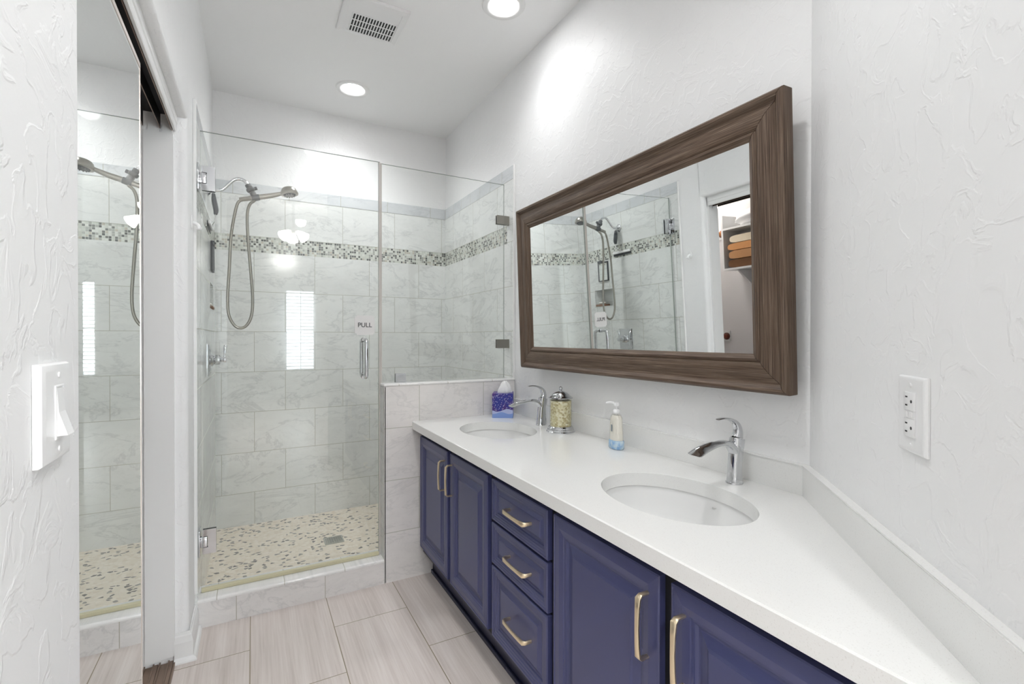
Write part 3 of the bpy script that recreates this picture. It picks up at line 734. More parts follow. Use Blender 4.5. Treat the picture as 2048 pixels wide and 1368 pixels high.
sm = thing('shaving_mirror', 'small rectangular shaving mirror with dark frame on the left shower wall', 'mirror', (XLT, 3.16, 1.66))
bm = BM(); box(bm, XLT + 0.0003, XLT + 0.012, 3.098, 3.106, 1.577, 1.74); box(bm, XLT + 0.0003, XLT + 0.012, 3.214, 3.222, 1.577, 1.74)
box(bm, XLT + 0.0003, XLT + 0.012, 3.106, 3.214, 1.577, 1.585); box(bm, XLT + 0.0003, XLT + 0.012, 3.106, 3.214, 1.728, 1.74); box(bm, XLT + 0.0003, XLT + 0.014, 3.165, 3.222, 1.735, 1.752)
relative(link('frame', bm, M_GREYPL, sm), sm)
bm = BM(); box(bm, XLT + 0.001, XLT + 0.009, 3.106, 3.214, 1.585, 1.728); relative(link('mirror_glass', bm, M_MIRROR, sm), sm)
# soap on a wooden dish in the niche
bm = BM(); box(bm, -0.268, -0.196, 3.18, 3.285, NZ0 + 0.0085, NZ0 + 0.026, 0.004); so = link('soap_dish', bm, mat('brown_wood_dish', rgb(128, 92, 66), 0.6), None, 40)
tag(so, 'brown wooden soap dish in the niche of the left shower wall', 'soap dish'); pivot(so, (-0.23, 3.23, NZ0 + 0.0085))
bm = BM(); bmesh.ops.create_uvsphere(bm, u_segments=20, v_segments=12, radius=1.0)
for v in bm.verts: v.co = Vector((-0.232 + v.co.x * 0.028, 3.235 + v.co.y * 0.040, NZ0 + 0.037 + v.co.z * 0.0108))
so = link('soap_bar', bm, mat('white_soap', rgb(235, 233, 226), 0.4), None, 80); tag(so, 'white soap bar lying on the brown dish in the shower niche', 'soap'); pivot(so, (-0.232, 3.235, NZ0 + 0.0262))

# white hook on the plaster strip
hk = thing('wall_hook', 'small round white adhesive hook on the plaster strip beside the shower', 'hook', (XL, 2.27, 1.65))
bm = BM(); lathe(bm, [(0.017, 0.0003), (0.017, 0.004), (0.012, 0.006)], (XL, 2.27, 1.665), 24, 0, sy=1.6); relative(link('base', bm, M_WHITEPL, hk, 40), hk)
bm = BM(); tube(bm, smoothpath([(XL + 0.004, 2.27, 1.665), (XL + 0.022, 2.27, 1.655), (XL + 0.026, 2.27, 1.640), (XL + 0.030, 2.27, 1.648)], 5), [0.007 + 0.001 * (i / 15) for i in range(16)], 12); relative(link('peg', bm, M_WHITEPL, hk, 50), hk)
# ------------------------------------------------------------ vanity cabinets
XD, XFR = 0.738, 0.7575                      # door face plane, face frame front
def pull(L, vertical, parent, loc):
    bm = BM()
    # bar: square arch tapering to the middle, feet toward +x
    h = L / 2; prof = []
    def P(s, x): return (x, 0, s) if vertical else (x, s, 0)
    pts = [P(-h, 0.0), P(-h, -0.022), P(-h + 0.006, -0.029), P(-h + 0.03, -0.031), P(0, -0.032), P(h - 0.03, -0.031), P(h - 0.006, -0.029), P(h, -0.022), P(h, 0.0)]
    wid = [0.0045, 0.006, 0.0075, 0.0062, 0.0055, 0.0062, 0.0075, 0.006, 0.0045]
    path = [Vector(p) for p in pts]; n = len(path); rings = []
    side = Vector((0, 1, 0)) if vertical else Vector((0, 0, 1))
    for i in range(n):
        tn = (path[min(i + 1, n - 1)] - path[max(i - 1, 0)]).normalized(); nn = tn.cross(side).normalized()
        th = 0.0030
        rings.append([bm.verts.new(path[i] + side * (wid[i] * a) + nn * (th * b)) for a, b in ((-1, -.6), (-.7, -1), (.7, -1), (1, -.6), (1, .6), (.7, 1), (-.7, 1), (-1, .6))])
    for a, b in zip(rings, rings[1:]):
        for k in range(8): bm.faces.new((a[k], a[(k + 1) % 8], b[(k + 1) % 8], b[k]))
    bm.faces.new(rings[0][::-1]); bm.faces.new(rings[-1])
    o = link('pull', bm, M_GOLD, parent, 50); o.location = loc; o['label'] = 'satin brass bar pull'; return o
DOORL = [(0, 0.0190), (0, 0.003), (0.0025, 0.0005), (0.006, 0.0), (0.007, 0.002), (0.012, 0.0015), (0.030, 0.0), (0.046, 0.003), (0.0475, 0.006), (0.053, 0.0065), (0.054, 0.009), (0.060, 0.0125), (0.064, 0.0125), (0.070, 0.011), (0.084, 0.0065), (0.088, 0.0045), (0.0895, 0.003), (0.094, 0.003)]
DRAWL = [(0, 0.0190), (0, 0.003), (0.0025, 0.0), (0.0075, 0.0), (0.009, 0.0025), (0.015, 0.0025), (0.0165, 0.0045), (0.022, 0.0045), (0.0235, 0.007), (0.029, 0.008), (0.0305, 0.0115), (0.036, 0.0115), (0.047, 0.0065), (0.0485, 0.0045), (0.052, 0.0045)]
def front(name, y0, y1, z0, z1, loops, root, label=None):
    bm = BM(); c = Vector((XD, (y0 + y1) / 2, (z0 + z1) / 2))
    nested(bm, y0 - c.y, y1 - c.y, z0 - c.z, z1 - c.z, loops, lambda u, v, h: (h, u, v))
    o = link(name, bm, M_NAVY, root); o.location = c - root.location
    if label: o['label'] = label
    return o
def cabinet(y0, y1, label):
    """carcass of one unit between y0 and y1"""
    root = thing('vanity_cabinet', label, 'cabinet', (0.90, (y0 + y1) / 2, 0.0))
    R = root.location
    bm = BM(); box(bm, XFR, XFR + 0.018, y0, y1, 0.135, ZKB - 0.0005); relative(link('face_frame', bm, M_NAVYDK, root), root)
    bm = BM(); box(bm, 0.812, 0.826, y0, y1, 0, 0.134); box(bm, XFR + 0.004, 0.826, y0, y1, 0.118, 0.1345)
    box(bm, 0.802, 0.812, y0, y1, 0, 0.018, 0.002)
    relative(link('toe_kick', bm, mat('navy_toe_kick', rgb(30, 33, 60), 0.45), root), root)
    for ya in (y0, y1 - 0.012):
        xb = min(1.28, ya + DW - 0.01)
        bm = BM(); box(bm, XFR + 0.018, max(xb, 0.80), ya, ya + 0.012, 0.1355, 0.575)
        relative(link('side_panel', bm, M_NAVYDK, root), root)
    return root
ZT, ZB_ = 0.7128, 0.157
c1 = cabinet(1.5252, 2.3465, 'navy two-door sink cabinet beside the tiled half wall')
for (ya, yb, py) in ((1.945, 2.3255, 1.975), (1.543, 1.913, 1.888)):
    d_ = front('door', ya, yb, ZB_, ZT, DOORL, c1)
    pull(0.128, True, d_, (0.002, py - d_.location.y - c1.location.y, 0.604 - d_.location.z))
c2_ = cabinet(1.1322, 1.5248, 'narrow navy cabinet with three stacked drawers in the middle of the vanity')
for (za, zb, zp) in ((0.5677, ZT, 0.642), (0.4155, 0.559, 0.487), (0.157, 0.4065, 0.283)):
    d_ = front('drawer', 1.147, 1.508, za, zb, DRAWL if zb - za < 0.2 else [(i * 1.25, h) for i, h in DRAWL], c2_)
    pull(0.135, False, d_, (0.0045, 1.310 - d_.location.y - c2_.location.y, zp - d_.location.z))
c3 = cabinet(0.225, 1.1318, 'navy two-door sink cabinet in front of the near basin')
for (ya, yb, py) in ((0.720, 1.117, 0.752), (0.292, 0.689, 0.655)):
    d_ = front('door', ya, yb, ZB_, ZT, DOORL, c3)
    pull(0.136, True, d_, (0.002, py - d_.location.y - c3.location.y, 0.596 - d_.location.z))

# ------------------------------------------------------------ countertop with two oval cut-outs
SINKS = [(0.986, 1.950, 0.166, 0.212), (0.986, 0.9125, 0.163, 0.222)]
y_end = XF - DS
outer = [(XF, YK - 0.001), (XF, y_end - 0.02), (XF + 0.001, XF + 0.001 - DW + 0.001)]
outer = [(XF, YK - 0.001), (XF, XF - DW + 0.002), (XR - 0.001, XR - DW + 0.001), (XR - 0.001, YK - 0.001)]
ct = thing('countertop', 'white quartz vanity countertop with two oval basins cut in', 'countertop', (0.95, 1.3, ZKB))
bm = BM()
def loop_at(pts, z): return [bm.verts.new((a, b, z)) for a, b in pts]
holes = [[(cx + a * math.cos(2 * PI * k / 72), cy2 + b * math.sin(2 * PI * k / 72)) for k in range(72)] for cx, cy2, a, b in SINKS]
def ins(pts, d):   # tiny chamfer of the front edge only: shift x of the front vertices
    return [(x + d if x < XF + 1e-4 else x, y) for x, y in pts]
tops = []
for z, o_pts in ((ZK, ins(outer, 0.003)), (ZKB, outer)):
    L = loop_at(o_pts, z); H = [loop_at(h, z) for h in holes]
    ed = []
    for ring in [L] + H:
        for i in range(len(ring)): ed.append(bm.edges.new((ring[i], ring[(i + 1) % len(ring)])))
    bmesh.ops.triangle_fill(bm, use_beauty=True, use_dissolve=False, edges=ed)
    tops.append((L, H))
mid = loop_at(outer, ZK - 0.003)
n = len(outer)
for i in range(n):
    bm.faces.new((tops[0][0][i], tops[0][0][(i + 1) % n], mid[(i + 1) % n], mid[i]))
    bm.faces.new((mid[i], mid[(i + 1) % n], tops[1][0][(i + 1) % n], tops[1][0][i]))
for a, b in zip(tops[0][1], tops[1][1]):
    for i in range(72): bm.faces.new((a[i], b[i], b[(i + 1) % 72], a[(i + 1) % 72]))
relative(link('slab', bm, M_QUARTZ, ct, 30), ct)
ZS = 0.868
bm = BM()
Yc = XS - DS
prism(bm, [(XS, YK - 0.001), (XS, Yc), (XF + 0.003, XF + 0.003 - DS), (XF + 0.003, XF + 0.003 - DW + 0.0003), (XR - 0.0002, XR - 0.0002 - DW + 0.0003), (XR - 0.0002, YK - 0.001)], ZK + 0.0002, ZS)
es = [e for e in bm.edges if all(abs(v.co.z - ZS) < 1e-5 for v in e.verts) and min(abs(v.co.x - XS) for v in e.verts) < 1e-3]
bmesh.ops.bevel(bm, geom=es, offset=0.0025, segments=2, affect='EDGES')
relative(link('backsplash', bm, M_QUARTZ, ct), ct)

# basins
def basin(cx, cy2, a, b, label):
    r = thing('sink_basin', label, 'sink', (cx, cy2, ZKB))
    bm = BM(); prof = [(1.10, -0.001), (1.035, -0.001), (1.02, -0.012), (1.0, -0.040), (0.95, -0.080), (0.82, -0.118), (0.55, -0.140), (0.20, -0.148), (0.13, -0.149)]
    out = [(0.13, -0.157), (0.22, -0.156), (0.57, -0.148), (0.85, -0.126), (0.99, -0.086), (1.045, -0.042), (1.06, -0.010), (1.10, -0.009)]
    rings = []
    for s_, h in prof + out:
        rings.append([bm.verts.new((a * s_ * math.cos(2 * PI * k / 72), b * s_ * math.sin(2 * PI * k / 72) , h)) for k in range(72)])
    for i in range(len(rings)):
        A_, B_ = rings[i], rings[(i + 1) % len(rings)]
        for k in range(72): bm.faces.new((A_[k], A_[(k + 1) % 72], B_[(k + 1) % 72], B_[k]))
    link('bowl', bm, M_PORC, r, 40)
    bm = BM(); lathe(bm, [(0.0305, -0.150), (0.0300, -0.146), (0.026, -0.1455), (0.022, -0.148), (0.020, -0.144), (0.012, -0.1415), (0.001, -0.141)], seg=32, sy=b / a * 0.9); link('drain_stopper', bm, M_CHROME, r, 40)
    bm = BM(); lathe(bm, [(0.006, 0.0), (0.0056, 0.001), (0.0045, 0.001), (0.0042, 0.0003)], (0, 0, 0), 24, 0)
    for v in bm.verts: v.co = Vector((a * 1.008 - v.co.z, v.co.y, v.co.x - 0.024))
    o = link('overflow_ring', bm, mat('dull_ring', rgb(214, 214, 212), 0.3), r, 40)
    return r
basin(*SINKS[0], 'oval white undermount basin at the shower end of the counter')
basin(*SINKS[1], 'oval white undermount basin nearest the angled wall')

# faucets
def faucet(x, y, label):
    r = thing('faucet', label, 'faucet', (x, y, ZK), 0.0, 'single lever faucets')
    def sect(bm, path, N=22):
        """path: (x, z, half width y, half thickness, openness)"""
        P = [Vector((p[0], 0, p[1])) for p in path]; n = len(P); rings = []
        for i, p in enumerate(path):
            tn = (P[min(i + 1, n - 1)] - P[max(i - 1, 0)]).normalized(); up = Vector((0, 1, 0)).cross(tn).normalized()
            # 'up' side: outer/top of the spout
            ring = []
            for k in range(N):
                th = 2 * PI * k / N; c_, s_ = math.cos(th), math.sin(th)
                e = 0.75; cc = math.copysign(abs(c_) ** e, c_); ss = math.copysign(abs(s_) ** e, s_)
                yy = cc * p[2]; hh = ss * p[3]
                if ss > 0: hh = hh * (1 - p[4]) - p[4] * p[3] * 0.72 * ss
                ring.append(bm.verts.new(P[i] + Vector((0, yy, 0)) + up * hh))
            rings.append(ring)
        for a_, b_ in zip(rings, rings[1:]):
            for k in range(N): bm.faces.new((a_[k], a_[(k + 1) % N], b_[(k + 1) % N], b_[k]))
        bm.faces.new(rings[0][::-1]); bm.faces.new(rings[-1])
    def interp(path, m=5):
        q_ = smoothpath([Vector((p[0], p[1], p[2])) for p in path], m); q2 = smoothpath([Vector((p[3], p[4], 0)) for p in path], m)
        return [(a_.x, a_.y, a_.z, b_.x, min(1, max(0, b_.y))) for a_, b_ in zip(q_, q2)]
    bm = BM()
    lathe(bm, [(0.0235, 0.0002), (0.0235, 0.004), (0.0215, 0.006)], seg=32)
    sect(bm, interp([(0.0, 0.004, 0.0205, 0.0205, 0), (0.001, 0.03, 0.0185, 0.0185, 0), (0.004, 0.07, 0.0180, 0.0180, 0), (0.009, 0.105, 0.0190, 0.0195, 0), (0.012, 0.1285, 0.0195, 0.0200, 0)]))
    link('body', bm, M_CHROME, r, 60)
    bm = BM()
    # spout springs from the front of the body and opens into a trough
    sect(bm, interp([(0.006, 0.072, 0.0165, 0.010, 0), (-0.004, 0.094, 0.0165, 0.011, 0), (-0.022, 0.112, 0.0160, 0.0095, 0.0), (-0.048, 0.1215, 0.0165, 0.0085, 0.1), (-0.078, 0.123, 0.0185, 0.0085, 0.75), (-0.110, 0.1185, 0.0210, 0.0085, 1.0), (-0.140, 0.111, 0.0235, 0.0075, 1.0), (-0.166, 0.101, 0.0240, 0.0050, 1.0)], 6))
    link('spout', bm, M_CHROME, r, 60)
    bm = BM()
    lathe(bm, [(0.0165, 0.1287), (0.0175, 0.131), (0.0165, 0.133)], (0.010, 0, 0), 28)
    sect(bm, interp([(0.012, 0.132, 0.0140, 0.0150, 0), (0.015, 0.146, 0.0125, 0.0130, 0), (0.012, 0.162, 0.0110, 0.0105, 0), (0.000, 0.176, 0.0105, 0.0070, 0), (-0.022, 0.1860, 0.0100, 0.0042, 0), (-0.048, 0.1905, 0.0090, 0.0028, 0), (-0.072, 0.1895, 0.0070, 0.0018, 0)], 6))
    link('lever', bm, M_CHROME, r, 60)
    bm = BM(); cyl(bm, (0.027, 0, 0.03), 0.0022, 0.075, 2, 10); cyl(bm, (0.027, 0, 0.105), 0.0048, 0.006, 2, 12); cyl(bm, (0.027, 0, 0.03), 0.004, -0.0298, 2, 12)
    link('drain_lift_rod', bm, M_CHROME, r, 50)
    return r
f1 = faucet(1.222, 1.955, 'chrome lever faucet at the far basin, beside the tissue box')
f2 = faucet(1.226, 0.905, 'chrome lever faucet at the near basin')

# ------------------------------------------------------------ things on the counter
# tissue box
tb = thing('tissue_box', 'blue cube tissue box with starry pattern beside the half wall', 'tissue box', (1.176, 2.262, ZK), math.radians(-31))
M_TBOX = mat('starry_blue_card', rgb(50, 50, 130), 0.45); t = NT(M_TBOX)
tc = t.n('ShaderNodeTexCoord').outputs['Object']; s = t.sep(tc)
nz = t.noise(tc, 14.0, 3, 0.6)
sky_ = t.mix(t.ramp(nz[0], [(0.42, 0.0), (0.62, 1.0)]), rgb(40, 48, 140), rgb(78, 42, 116))
vo = t.n('ShaderNodeTexVoronoi'); vo.inputs['Scale'].default_value = 190.0; t.l(tc, vo.inputs['Vector'])
star = t.math('MULTIPLY', t.math('LESS_THAN', vo.outputs['Distance'], 0.30), t.math('GREATER_THAN', t.sep(vo.outputs['Color'])[0], 0.45))
sky_ = t.mix(star, sky_, rgb(225, 220, 240))
wv = t.math('MULTIPLY', t.math('SINE', t.math('MULTIPLY', s[0], 58.0)), 0.007)
ridge = t.math('LESS_THAN', s[2], t.math('ADD', 0.040, wv))
wv2 = t.math('MULTIPLY', t.math('SINE', t.math('ADD', t.math('MULTIPLY', s[0], 75.0), 2.0)), 0.005)
ridge2 = t.math('LESS_THAN', s[2], t.math('ADD', 0.026, wv2))
hill = t.mix(ridge2, rgb(176, 186, 224), rgb(128, 156, 216))
t.l(t.mix(ridge, sky_, hill), t.b.inputs['Base Color'])
bm = BM(); nested(bm, -0.054, 0.054, -0.054, 0.054, [(0, 0.0003), (0, 0.127), (0.001, 0.128), (0.025, 0.128), (0.026, 0.122)], lambda u, v, h: (u, v, h)); link('box', bm, M_TBOX, tb)
bm = BM(); rings = []
random.seed(3)
for j, (h, rw) in enumerate([(0.120, 0.030), (0.130, 0.034), (0.142, 0.033), (0.155, 0.028), (0.168, 0.022), (0.180, 0.015), (0.188, 0.008)]):
    ring = []
    for k in range(28):
        a = 2 * PI * k / 28; cr = 1 + 0.22 * math.sin(5 * a + j * 0.5) + 0.12 * math.sin(9 * a - j)
        ring.append(bm.verts.new((rw * cr * math.cos(a) + 0.004 + j * 0.0012, rw * 0.55 * cr * math.sin(a), h + 0.003 * math.sin(4 * a))))
    rings.append(ring)
for a_, b_ in zip(rings, rings[1:]):
    for k in range(28): bm.faces.new((a_[k], a_[(k + 1) % 28], b_[(k + 1) % 28], b_[k]))
bm.faces.new(rings[-1]); bm.faces.new(rings[0][::-1])
link('tissue', bm, mat('white_tissue', rgb(244, 244, 244), 0.8), tb, 60)['label'] = 'white tissue standing out of the slot'

# jar
jr = thing('canister', 'round glass canister of beige bath flakes with chrome lid and base', 'canister', (1.212, 1.772, ZK))
bm = BM(); lathe(bm, [(0.0635, 0.0003), (0.0645, 0.004), (0.060, 0.008), (0.0605, 0.013), (0.0565, 0.016), (0.0565, 0.021), (0.0525, 0.025), (0.050, 0.027)], seg=48); link('base', bm, M_CHROME, jr, 35)
M_FLAKE = mat('beige_bath_flakes', rgb(206, 198, 160), 0.5); t = NT(M_FLAKE); tc = t.n('ShaderNodeTexCoord').outputs['Object']
vo = t.n('ShaderNodeTexVoronoi'); vo.inputs['Scale'].default_value = 120.0; t.l(tc, vo.inputs['Vector']); r_ = t.sep(vo.outputs['Color'])[0]
t.l(t.ramp(r_, [(0.0, rgb(176, 160, 118)), (0.35, rgb(206, 196, 152)), (0.7, rgb(226, 220, 186)), (1.0, rgb(238, 234, 214))]), t.b.inputs['Base Color']); t.bump(vo.outputs['Distance'], 0.6, 0.003)
bm = BM(); lathe(bm, [(0.001, 0.0275), (0.0465, 0.0275), (0.0465, 0.140), (0.001, 0.142)], seg=48); link('flakes', bm, M_FLAKE, jr, 35)['label'] = 'beige flakes filling the glass'
bm = BM(); lathe(bm, [(0.0490, 0.0272), (0.0495, 0.030), (0.0495, 0.148), (0.0475, 0.150)], seg=48, cap0=False, cap1=False); link('glass_body', bm, M_JARGL, jr, 35)
bm = BM(); lathe(bm, [(0.0500, 0.1492), (0.0545, 0.151), (0.0545, 0.154), (0.050, 0.156), (0.046, 0.160), (0.040, 0.163), (0.038, 0.167), (0.030, 0.174), (0.020, 0.179), (0.008, 0.182), (0.005, 0.186), (0.0085, 0.190), (0.0095, 0.194), (0.0080, 0.199), (0.003, 0.201), (0.0008, 0.2035)], seg=48); link('lid', bm, M_CHROME, jr, 35)

# soap pump bottle
sb = thing('soap_pump_bottle', 'clear pump bottle of pale hand soap with blue bottom against the backsplash', 'soap bottle', (1.214, 1.402, ZK), math.radians(-10))
M_LIQ = glass('clear_soap_bottle', (0.97, 0.965, 0.95, 1), 2.5)
def ovalloft(bm, prof, c=(0, 0), N=36, e=0.8):
    rings = []
    for a_, b_, h in prof:
        rings.append([bm.verts.new((c[0] + a_ * math.copysign(abs(math.cos(2 * PI * k / N)) ** e, math.cos(2 * PI * k / N)), c[1] + b_ * math.copysign(abs(math.sin(2 * PI * k / N)) ** e, math.sin(2 * PI * k / N)), h)) for k in range(N)])
    for a_, b_ in zip(rings, rings[1:]):
        for k in range(N): bm.faces.new((a_[k], a_[(k + 1) % N], b_[(k + 1) % N], b_[k]))
    bm.faces.new(rings[0][::-1]); bm.faces.new(rings[-1])
M_SOAP = mat('pale_hand_soap', rgb(242, 239, 230), 0.15)
bm = BM(); ovalloft(bm, [(0.020, 0.031, 0.034), (0.0195, 0.0305, 0.050), (0.0175, 0.0270, 0.105), (0.0165, 0.0245, 0.118), (0.012, 0.018, 0.127)]); link('soap_filling', bm, M_SOAP, sb, 50)
bm = BM(); ovalloft(bm, [(0.0215, 0.0325, 0.034), (0.0210, 0.0320, 0.052), (0.0190, 0.0285, 0.107), (0.0180, 0.0260, 0.120), (0.0145, 0.0195, 0.130), (0.0115, 0.0120, 0.134)]); link('bottle', bm, M_LIQ, sb, 50)
M_BLUE = mat('blue_bottle_bottom', rgb(150, 188, 226), 0.2); t = NT(M_BLUE); tc = t.n('ShaderNodeTexCoord').outputs['Object']
t.l(t.ramp(t.noise(tc, 55.0, 3)[0], [(0.36, rgb(140, 180, 224)), (0.52, rgb(186, 211, 230)), (0.7, rgb(214, 227, 234))]), t.b.inputs['Base Color'])
bm = BM(); ovalloft(bm, [(0.0205, 0.0320, 0.0003), (0.0235, 0.0360, 0.004), (0.0235, 0.0360, 0.028), (0.0215, 0.0330, 0.0338)]); link('blue_bottom', bm, M_BLUE, sb, 50)['label'] = 'translucent blue bottom band'
bm = BM(); box(bm, -0.0205, -0.0201, -0.004, 0.004, 0.066, 0.092); link('front_label', bm, mat('label_print', rgb(122, 134, 142), 0.5), sb)
bm = BM()
lathe(bm, [(0.0125, 0.1345), (0.0135, 0.136), (0.0135, 0.146), (0.010, 0.149), (0.0055, 0.150), (0.0055, 0.160), (0.0105, 0.162), (0.0115, 0.172), (0.0095, 0.1745)], seg=24)
tube(bm, smoothpath([(-0.004, 0.006, 0.1715), (-0.016, 0.022, 0.1725), (-0.025, 0.033, 0.169)], 4), [0.0052] * 8 + [0.0042], 10)
link('pump', bm, M_WHITEPL, sb, 50)

# ------------------------------------------------------------ big framed mirror on the right wall, leaning forward at the top
TH, PH = 0.0384, -0.0048
# local frame: u along world y, v up, h out of the wall (toward -x)
n_ = Vector((-math.cos(TH) * math.cos(PH), math.cos(TH) * math.sin(PH), -math.sin(TH))).normalized()
uu = Vector((0, 0, 1)).cross(n_) * -1; uu.normalize()
if uu.y < 0: uu = -uu
vv_ = n_.cross(uu); vv_ = vv_ if vv_.z > 0 else -vv_
origin = Vector((1.22, 1.52, 1.47))           # point on the silvered face
mz = thing('wall_mirror', 'large rectangular mirror in a wide brown wood frame above the vanity', 'mirror', tuple(origin))
Rm = Matrix((( -n_.x, uu.x, vv_.x), (-n_.y, uu.y, vv_.y), (-n_.z, uu.z, vv_.z))).to_4x4()
mz.rotation_euler = Rm.to_euler()
# local axes: x = into the wall, y = along the wall, z = up
U0, U1, V0, V1 = -0.7750, 0.6230, -0.4150, 0.3870   # outer edges
FR = [(0.0, 0.024), (0.0, -0.010), (0.002, -0.015), (0.008, -0.0205), (0.015, -0.0200), (0.021, -0.0140), (0.026, -0.0080), (0.030, -0.0070), (0.050, -0.0130), (0.072, -0.0120), (0.082, -0.0070), (0.084, -0.0050), (0.088, -0.0095), (0.094, -0.0100), (0.099, -0.0060), (0.107, -0.0012), (0.107, 0.0015)]
def member(k, name, m):
    """one mitred frame member; k = 0 bottom, 1 far side, 2 top, 3 near side"""
    bm = BM(); A_, B_ = [], []
    for ins_, h in FR:
        c = [(U0 + ins_, V0 + ins_), (U1 - ins_, V0 + ins_), (U1 - ins_, V1 - ins_), (U0 + ins_, V1 - ins_)]
        p, q_ = c[k], c[(k + 1) % 4]
        g_ = 0.0010; L = math.hypot(q_[0] - p[0], q_[1] - p[1]); dx, dy = (q_[0] - p[0]) / L, (q_[1] - p[1]) / L
        A_.append(bm.verts.new((h, p[0] + dx * g_, p[1] + dy * g_))); B_.append(bm.verts.new((h, q_[0] - dx * g_, q_[1] - dy * g_)))
    n = len(FR)
    for i in range(n): bm.faces.new((A_[i], A_[(i + 1) % n], B_[(i + 1) % n], B_[i]))
    bm.faces.new(A_[::-1]); bm.faces.new(B_)
    return link(name, bm, m, mz, 35)
member(0, 'frame_rail', M_WOODH); member(2, 'frame_rail', M_WOODH); member(1, 'frame_stile', M_WOODV); member(3, 'frame_stile', M_WOODV)
bm = BM(); box(bm, 0.0, 0.004, U0 + 0.104, U1 - 0.104, V0 + 0.104, V1 - 0.104)
for v in bm.verts:
    if v.co.x < 0.002: v.co.x = 0.0
link('mirror_glass', bm, M_MIRROR, mz)
bm = BM(); box(bm, 0.0045, 0.0065, U0 + 0.06, U1 - 0.06, V0 + 0.06, V1 - 0.06); link('backing_board', bm, M_BLACK, mz)

# ------------------------------------------------------------ wall plates
def plate(bm, w_, h_, d_):
    nested(bm, -w_ / 2, w_ / 2, -h_ / 2, h_ / 2, [(0, 0.0003), (0, 0.003), (0.002, d_ - 0.001), (0.0045, d_), (0.008, d_)], lambda u, v, h: (h, u, v))
# outlet on the angled wall; local x = out of the wall
oc = Vector((0.9245, 0.9245 - DW, 1.0845))
ot = thing('electrical_outlet', 'white rectangular outlet plate with two sockets on the angled wall', 'outlet', tuple(oc), math.radians(135))
bm = BM(); plate(bm, 0.084, 0.122, 0.007); link('cover_plate', bm, M_WHITEPL, ot, 30)
bm = BM()
for zc in (0.0215, -0.0205): box(bm, 0.0065, 0.0095, -0.0165, 0.0165, zc - 0.0145, zc + 0.0145, 0.0008)
box(bm, 0.0065, 0.0085, -0.0165, 0.0165, -0.0058, 0.0068)
link('receptacle', bm, M_WHITEPL, ot, 30)
for zc in (0.0215, -0.0205):
    bm = BM()
    box(bm, 0.0090, 0.0098, -0.0105, -0.0040, zc + 0.0055, zc + 0.0078); box(bm, 0.0090, 0.0098, -0.0105, -0.0040, zc - 0.0078, zc - 0.0055)
    cyl(bm, (0.0090, 0.0075, zc), 0.0026, 0.0008, 0, 12)
    link('socket_slots', bm, M_DARKSLOT, ot)
bm = BM()
for yy in (-0.0075, 0.0055): box(bm, 0.0083, 0.0098, yy - 0.0045, yy + 0.0045, -0.0040, 0.0050, 0.0006)
link('test_button', bm, M_WHITEPL, ot, 30)
bm = BM()
bm.free()
for zz in (0.0475, -0.0475):
    bm = BM(); lathe(bm, [(0.0032, 0.0070), (0.0028, 0.0082), (0.001, 0.0084)], (0, 0, zz), 14, 0); link('screw', bm, M_WHITEPL, ot, 40)
# switch on the left wall near the camera
st_ = thing('light_switch', 'white rocker light switch plate on the near left wall', 'light switch', (XL, 0.760, 1.1180))
bm = BM(); nested(bm, -0.049, 0.044, -0.058, 0.058, [(0, 0.0003), (0, 0.005), (0.002, 0.008), (0.007, 0.0095), (0.010, 0.0095)], lambda u, v, h: (h, u, v)); link('cover_plate', bm, M_WHITEPL, st_, 30)
bm = BM(); nested(bm, -0.014, 0.014, -0.032, 0.032, [(0, 0.0090), (0, 0.0105), (0.001, 0.0110), (0.0022, 0.0110), (0.0022, 0.0098), (0.003, 0.0098)], lambda u, v, h: (h, u, v)); link('bezel', bm, M_WHITEPL, st_)
bm = BM(); prism(bm, [(0.0098, 0.0285), (0.0108, 0.0285), (0.0125, 0.0), (0.0205, -0.0275), (0.0098, -0.0285)], -0.0110, 0.0110, axis=1); link('rocker', bm, M_WHITEPL, st_)
bm = BM()
bm.free()
for zz in (0.044, -0.044):
    bm = BM(); lathe(bm, [(0.0034, 0.0095), (0.0030, 0.0108), (0.001, 0.0110)], (0, 0, zz), 14, 0); link('screw', bm, M_WHITEPL, st_, 40)

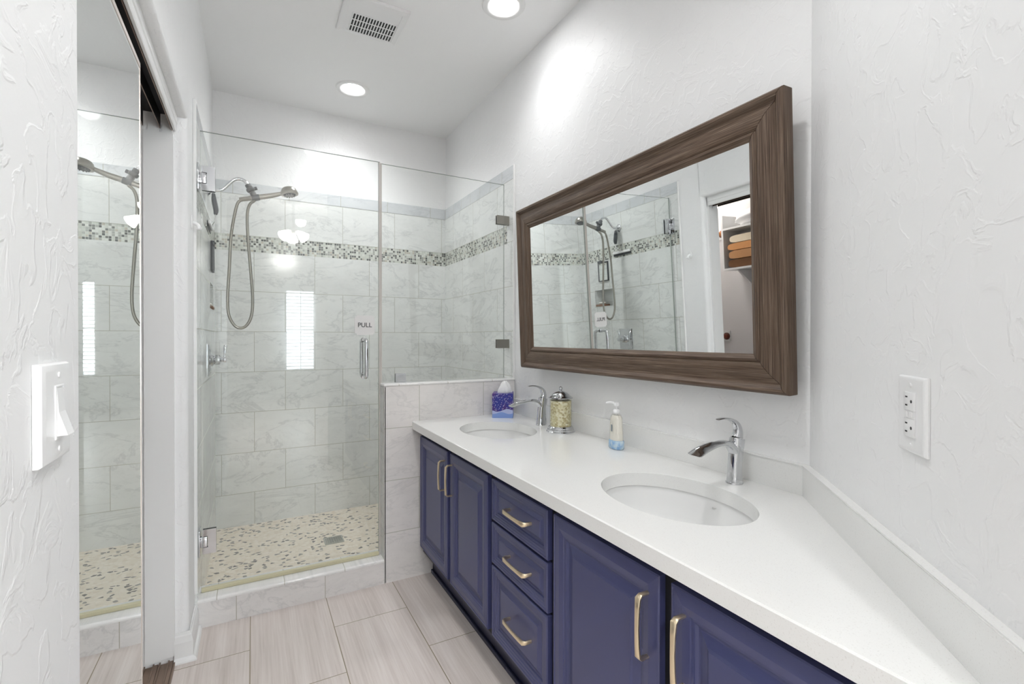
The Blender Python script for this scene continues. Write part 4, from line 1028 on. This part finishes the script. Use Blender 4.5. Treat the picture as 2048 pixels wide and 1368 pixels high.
# ------------------------------------------------------------ closet interior, seen in the wall mirror
sh = thing('closet_shelf_unit', 'white hanging shelf unit on the closet back wall seen in the mirror', 'shelf unit', (XCB, 2.235, 1.58))
bm = BM()
bm.free()
for ya in (1.95, 2.505):
    bm = BM(); box(bm, XCB + 0.0005, XCB + 0.22, ya, ya + 0.016, 1.58, 2.012); relative(link('side_panel', bm, M_TRIM, sh), sh)
for zz in (1.580, 1.895):
    bm = BM(); box(bm, XCB + 0.0005, XCB + 0.22, 1.9665, 2.5045, zz, zz + 0.015); relative(link('shelf', bm, M_TRIM, sh), sh)
bm = BM(); prism(bm, [(XCB + 0.0005, 1.44), (XCB + 0.0005, 1.579), (XCB + 0.20, 1.579)], 2.40, 2.415, axis=1); relative(link('bracket', bm, M_TRIM, sh), sh)
tw_first = None
for k, (nm, col, z0, hh, dy) in enumerate([('brown', rgb(120, 84, 56), 1.5955, 0.066, 0.01), ('tan', rgb(200, 150, 104), 1.662, 0.068, 0.0), ('orange', rgb(222, 160, 104), 1.7305, 0.056, 0.008), ('cream', rgb(240, 226, 200), 1.787, 0.060, -0.01)]):
    bm = BM(); rings = []; N = 20
    for i in range(7):
        xx = -0.09 + 0.18 * i / 6; ring = []
        for kk in range(N):
            a = 2 * PI * kk / N
            ring.append(bm.verts.new((xx, 0.15 * math.copysign(abs(math.cos(a)) ** 0.35, math.cos(a)) + 0.003 * math.sin(i * 2.1 + k), hh / 2 + hh / 2 * math.copysign(abs(math.sin(a)) ** 0.6, math.sin(a)) * (0.985 if i % 2 else 0.93))))
        rings.append(ring)
    for a_, b_ in zip(rings, rings[1:]):
        for kk in range(N): bm.faces.new((a_[kk], a_[(kk + 1) % N], b_[(kk + 1) % N], b_[kk]))
    bm.faces.new(rings[0][::-1]); bm.faces.new(rings[-1])
    mt = mat('towel_' + nm, col, 0.9); tt = NT(mt); tt.bump(tt.noise(tt.pos(), 220.0, 2)[0], 0.6, 0.003)
    o = link('folded_towel', bm, mt, None, 60); o.location = (XCB + 0.115, 2.32 + dy, z0)
    pos_ = ['bottom of the stack on the closet shelf', 'second from the bottom on the closet shelf', 'just under the cream towel on the closet shelf', 'topmost of the stack on the closet shelf'][k]
    tag(o, '%s folded towel, %s, seen in the mirror' % (nm, pos_), 'towel', 'folded towels on the closet shelf')
bm = BM(); bmesh.ops.create_icosphere(bm, subdivisions=4, radius=1.0)
for v in bm.verts:
    q_ = v.co.copy(); w_ = 1 + 0.08 * math.sin(6 * q_.x + 3 * q_.y) + 0.06 * math.sin(9 * q_.z + 4 * q_.y)
    v.co = Vector((q_.x * 0.095 * w_, q_.y * 0.19 * w_, max(0.0, 0.060 + q_.z * 0.068 * w_)))
pw = link('pillow', bm, mat('white_cotton', rgb(240, 240, 240), 0.8), None, 80); pw.location = (XCB + 0.118, 2.27, 1.9105); tag(pw, 'white cushion on top of the closet shelf unit, seen in the mirror', 'pillow')
def rod(z, y, col, label):
    r = thing('closet_rod', label, 'closet rod', (XCB, y, z), 0, None)
    bm = BM(); cyl(bm, (0.004, 0, 0), 0.017, abs(XCB - XLB) - 0.008, 0, 20); link('pole', bm, mat('rod_wood_%d' % int(z * 100), col, 0.45), r, 40)
    bm = BM(); lathe(bm, [(0.030, 0.0122), (0.030, 0.020), (0.020, 0.030), (0.019, 0.032)], seg=24, axis=0); link('socket', bm, mat('rod_socket_%d' % int(z * 100), (col[0] * .5, col[1] * .4, col[2] * .35, 1), 0.4), r, 40)
    bm = BM(); box(bm, 0.0005, 0.012, -0.030, 0.12, -0.045, 0.045, 0.002); link('mounting_board', bm, M_TRIM, r)
    return r
rod(1.905, 2.668, rgb(196, 128, 72), 'upper wooden closet rod in a round socket, seen in the mirror')
rod(1.045, 2.668, rgb(132, 62, 40), 'lower reddish closet rod seen in the mirror below the upper one')
cl = thing('closet_fill_light', 'small round fill light added on the closet ceiling', 'ceiling light', (-0.72, 2.70, 2.4))  # added to brighten the closet interior, no such lamp is visible
bm = BM(); lathe(bm, [(0.12, -0.0005), (0.12, -0.012), (0.105, -0.016)], seg=32, cap1=False); link('base', bm, M_TRIM, cl, 40)
bm = BM(); lathe(bm, [(0.105, -0.0165), (0.098, -0.04), (0.07, -0.062), (0.02, -0.072), (0.001, -0.0725)], seg=32); link('dome', bm, emis('closet_fill_glow', (1.0, 0.95, 0.91, 1), 12.0), cl, 60)
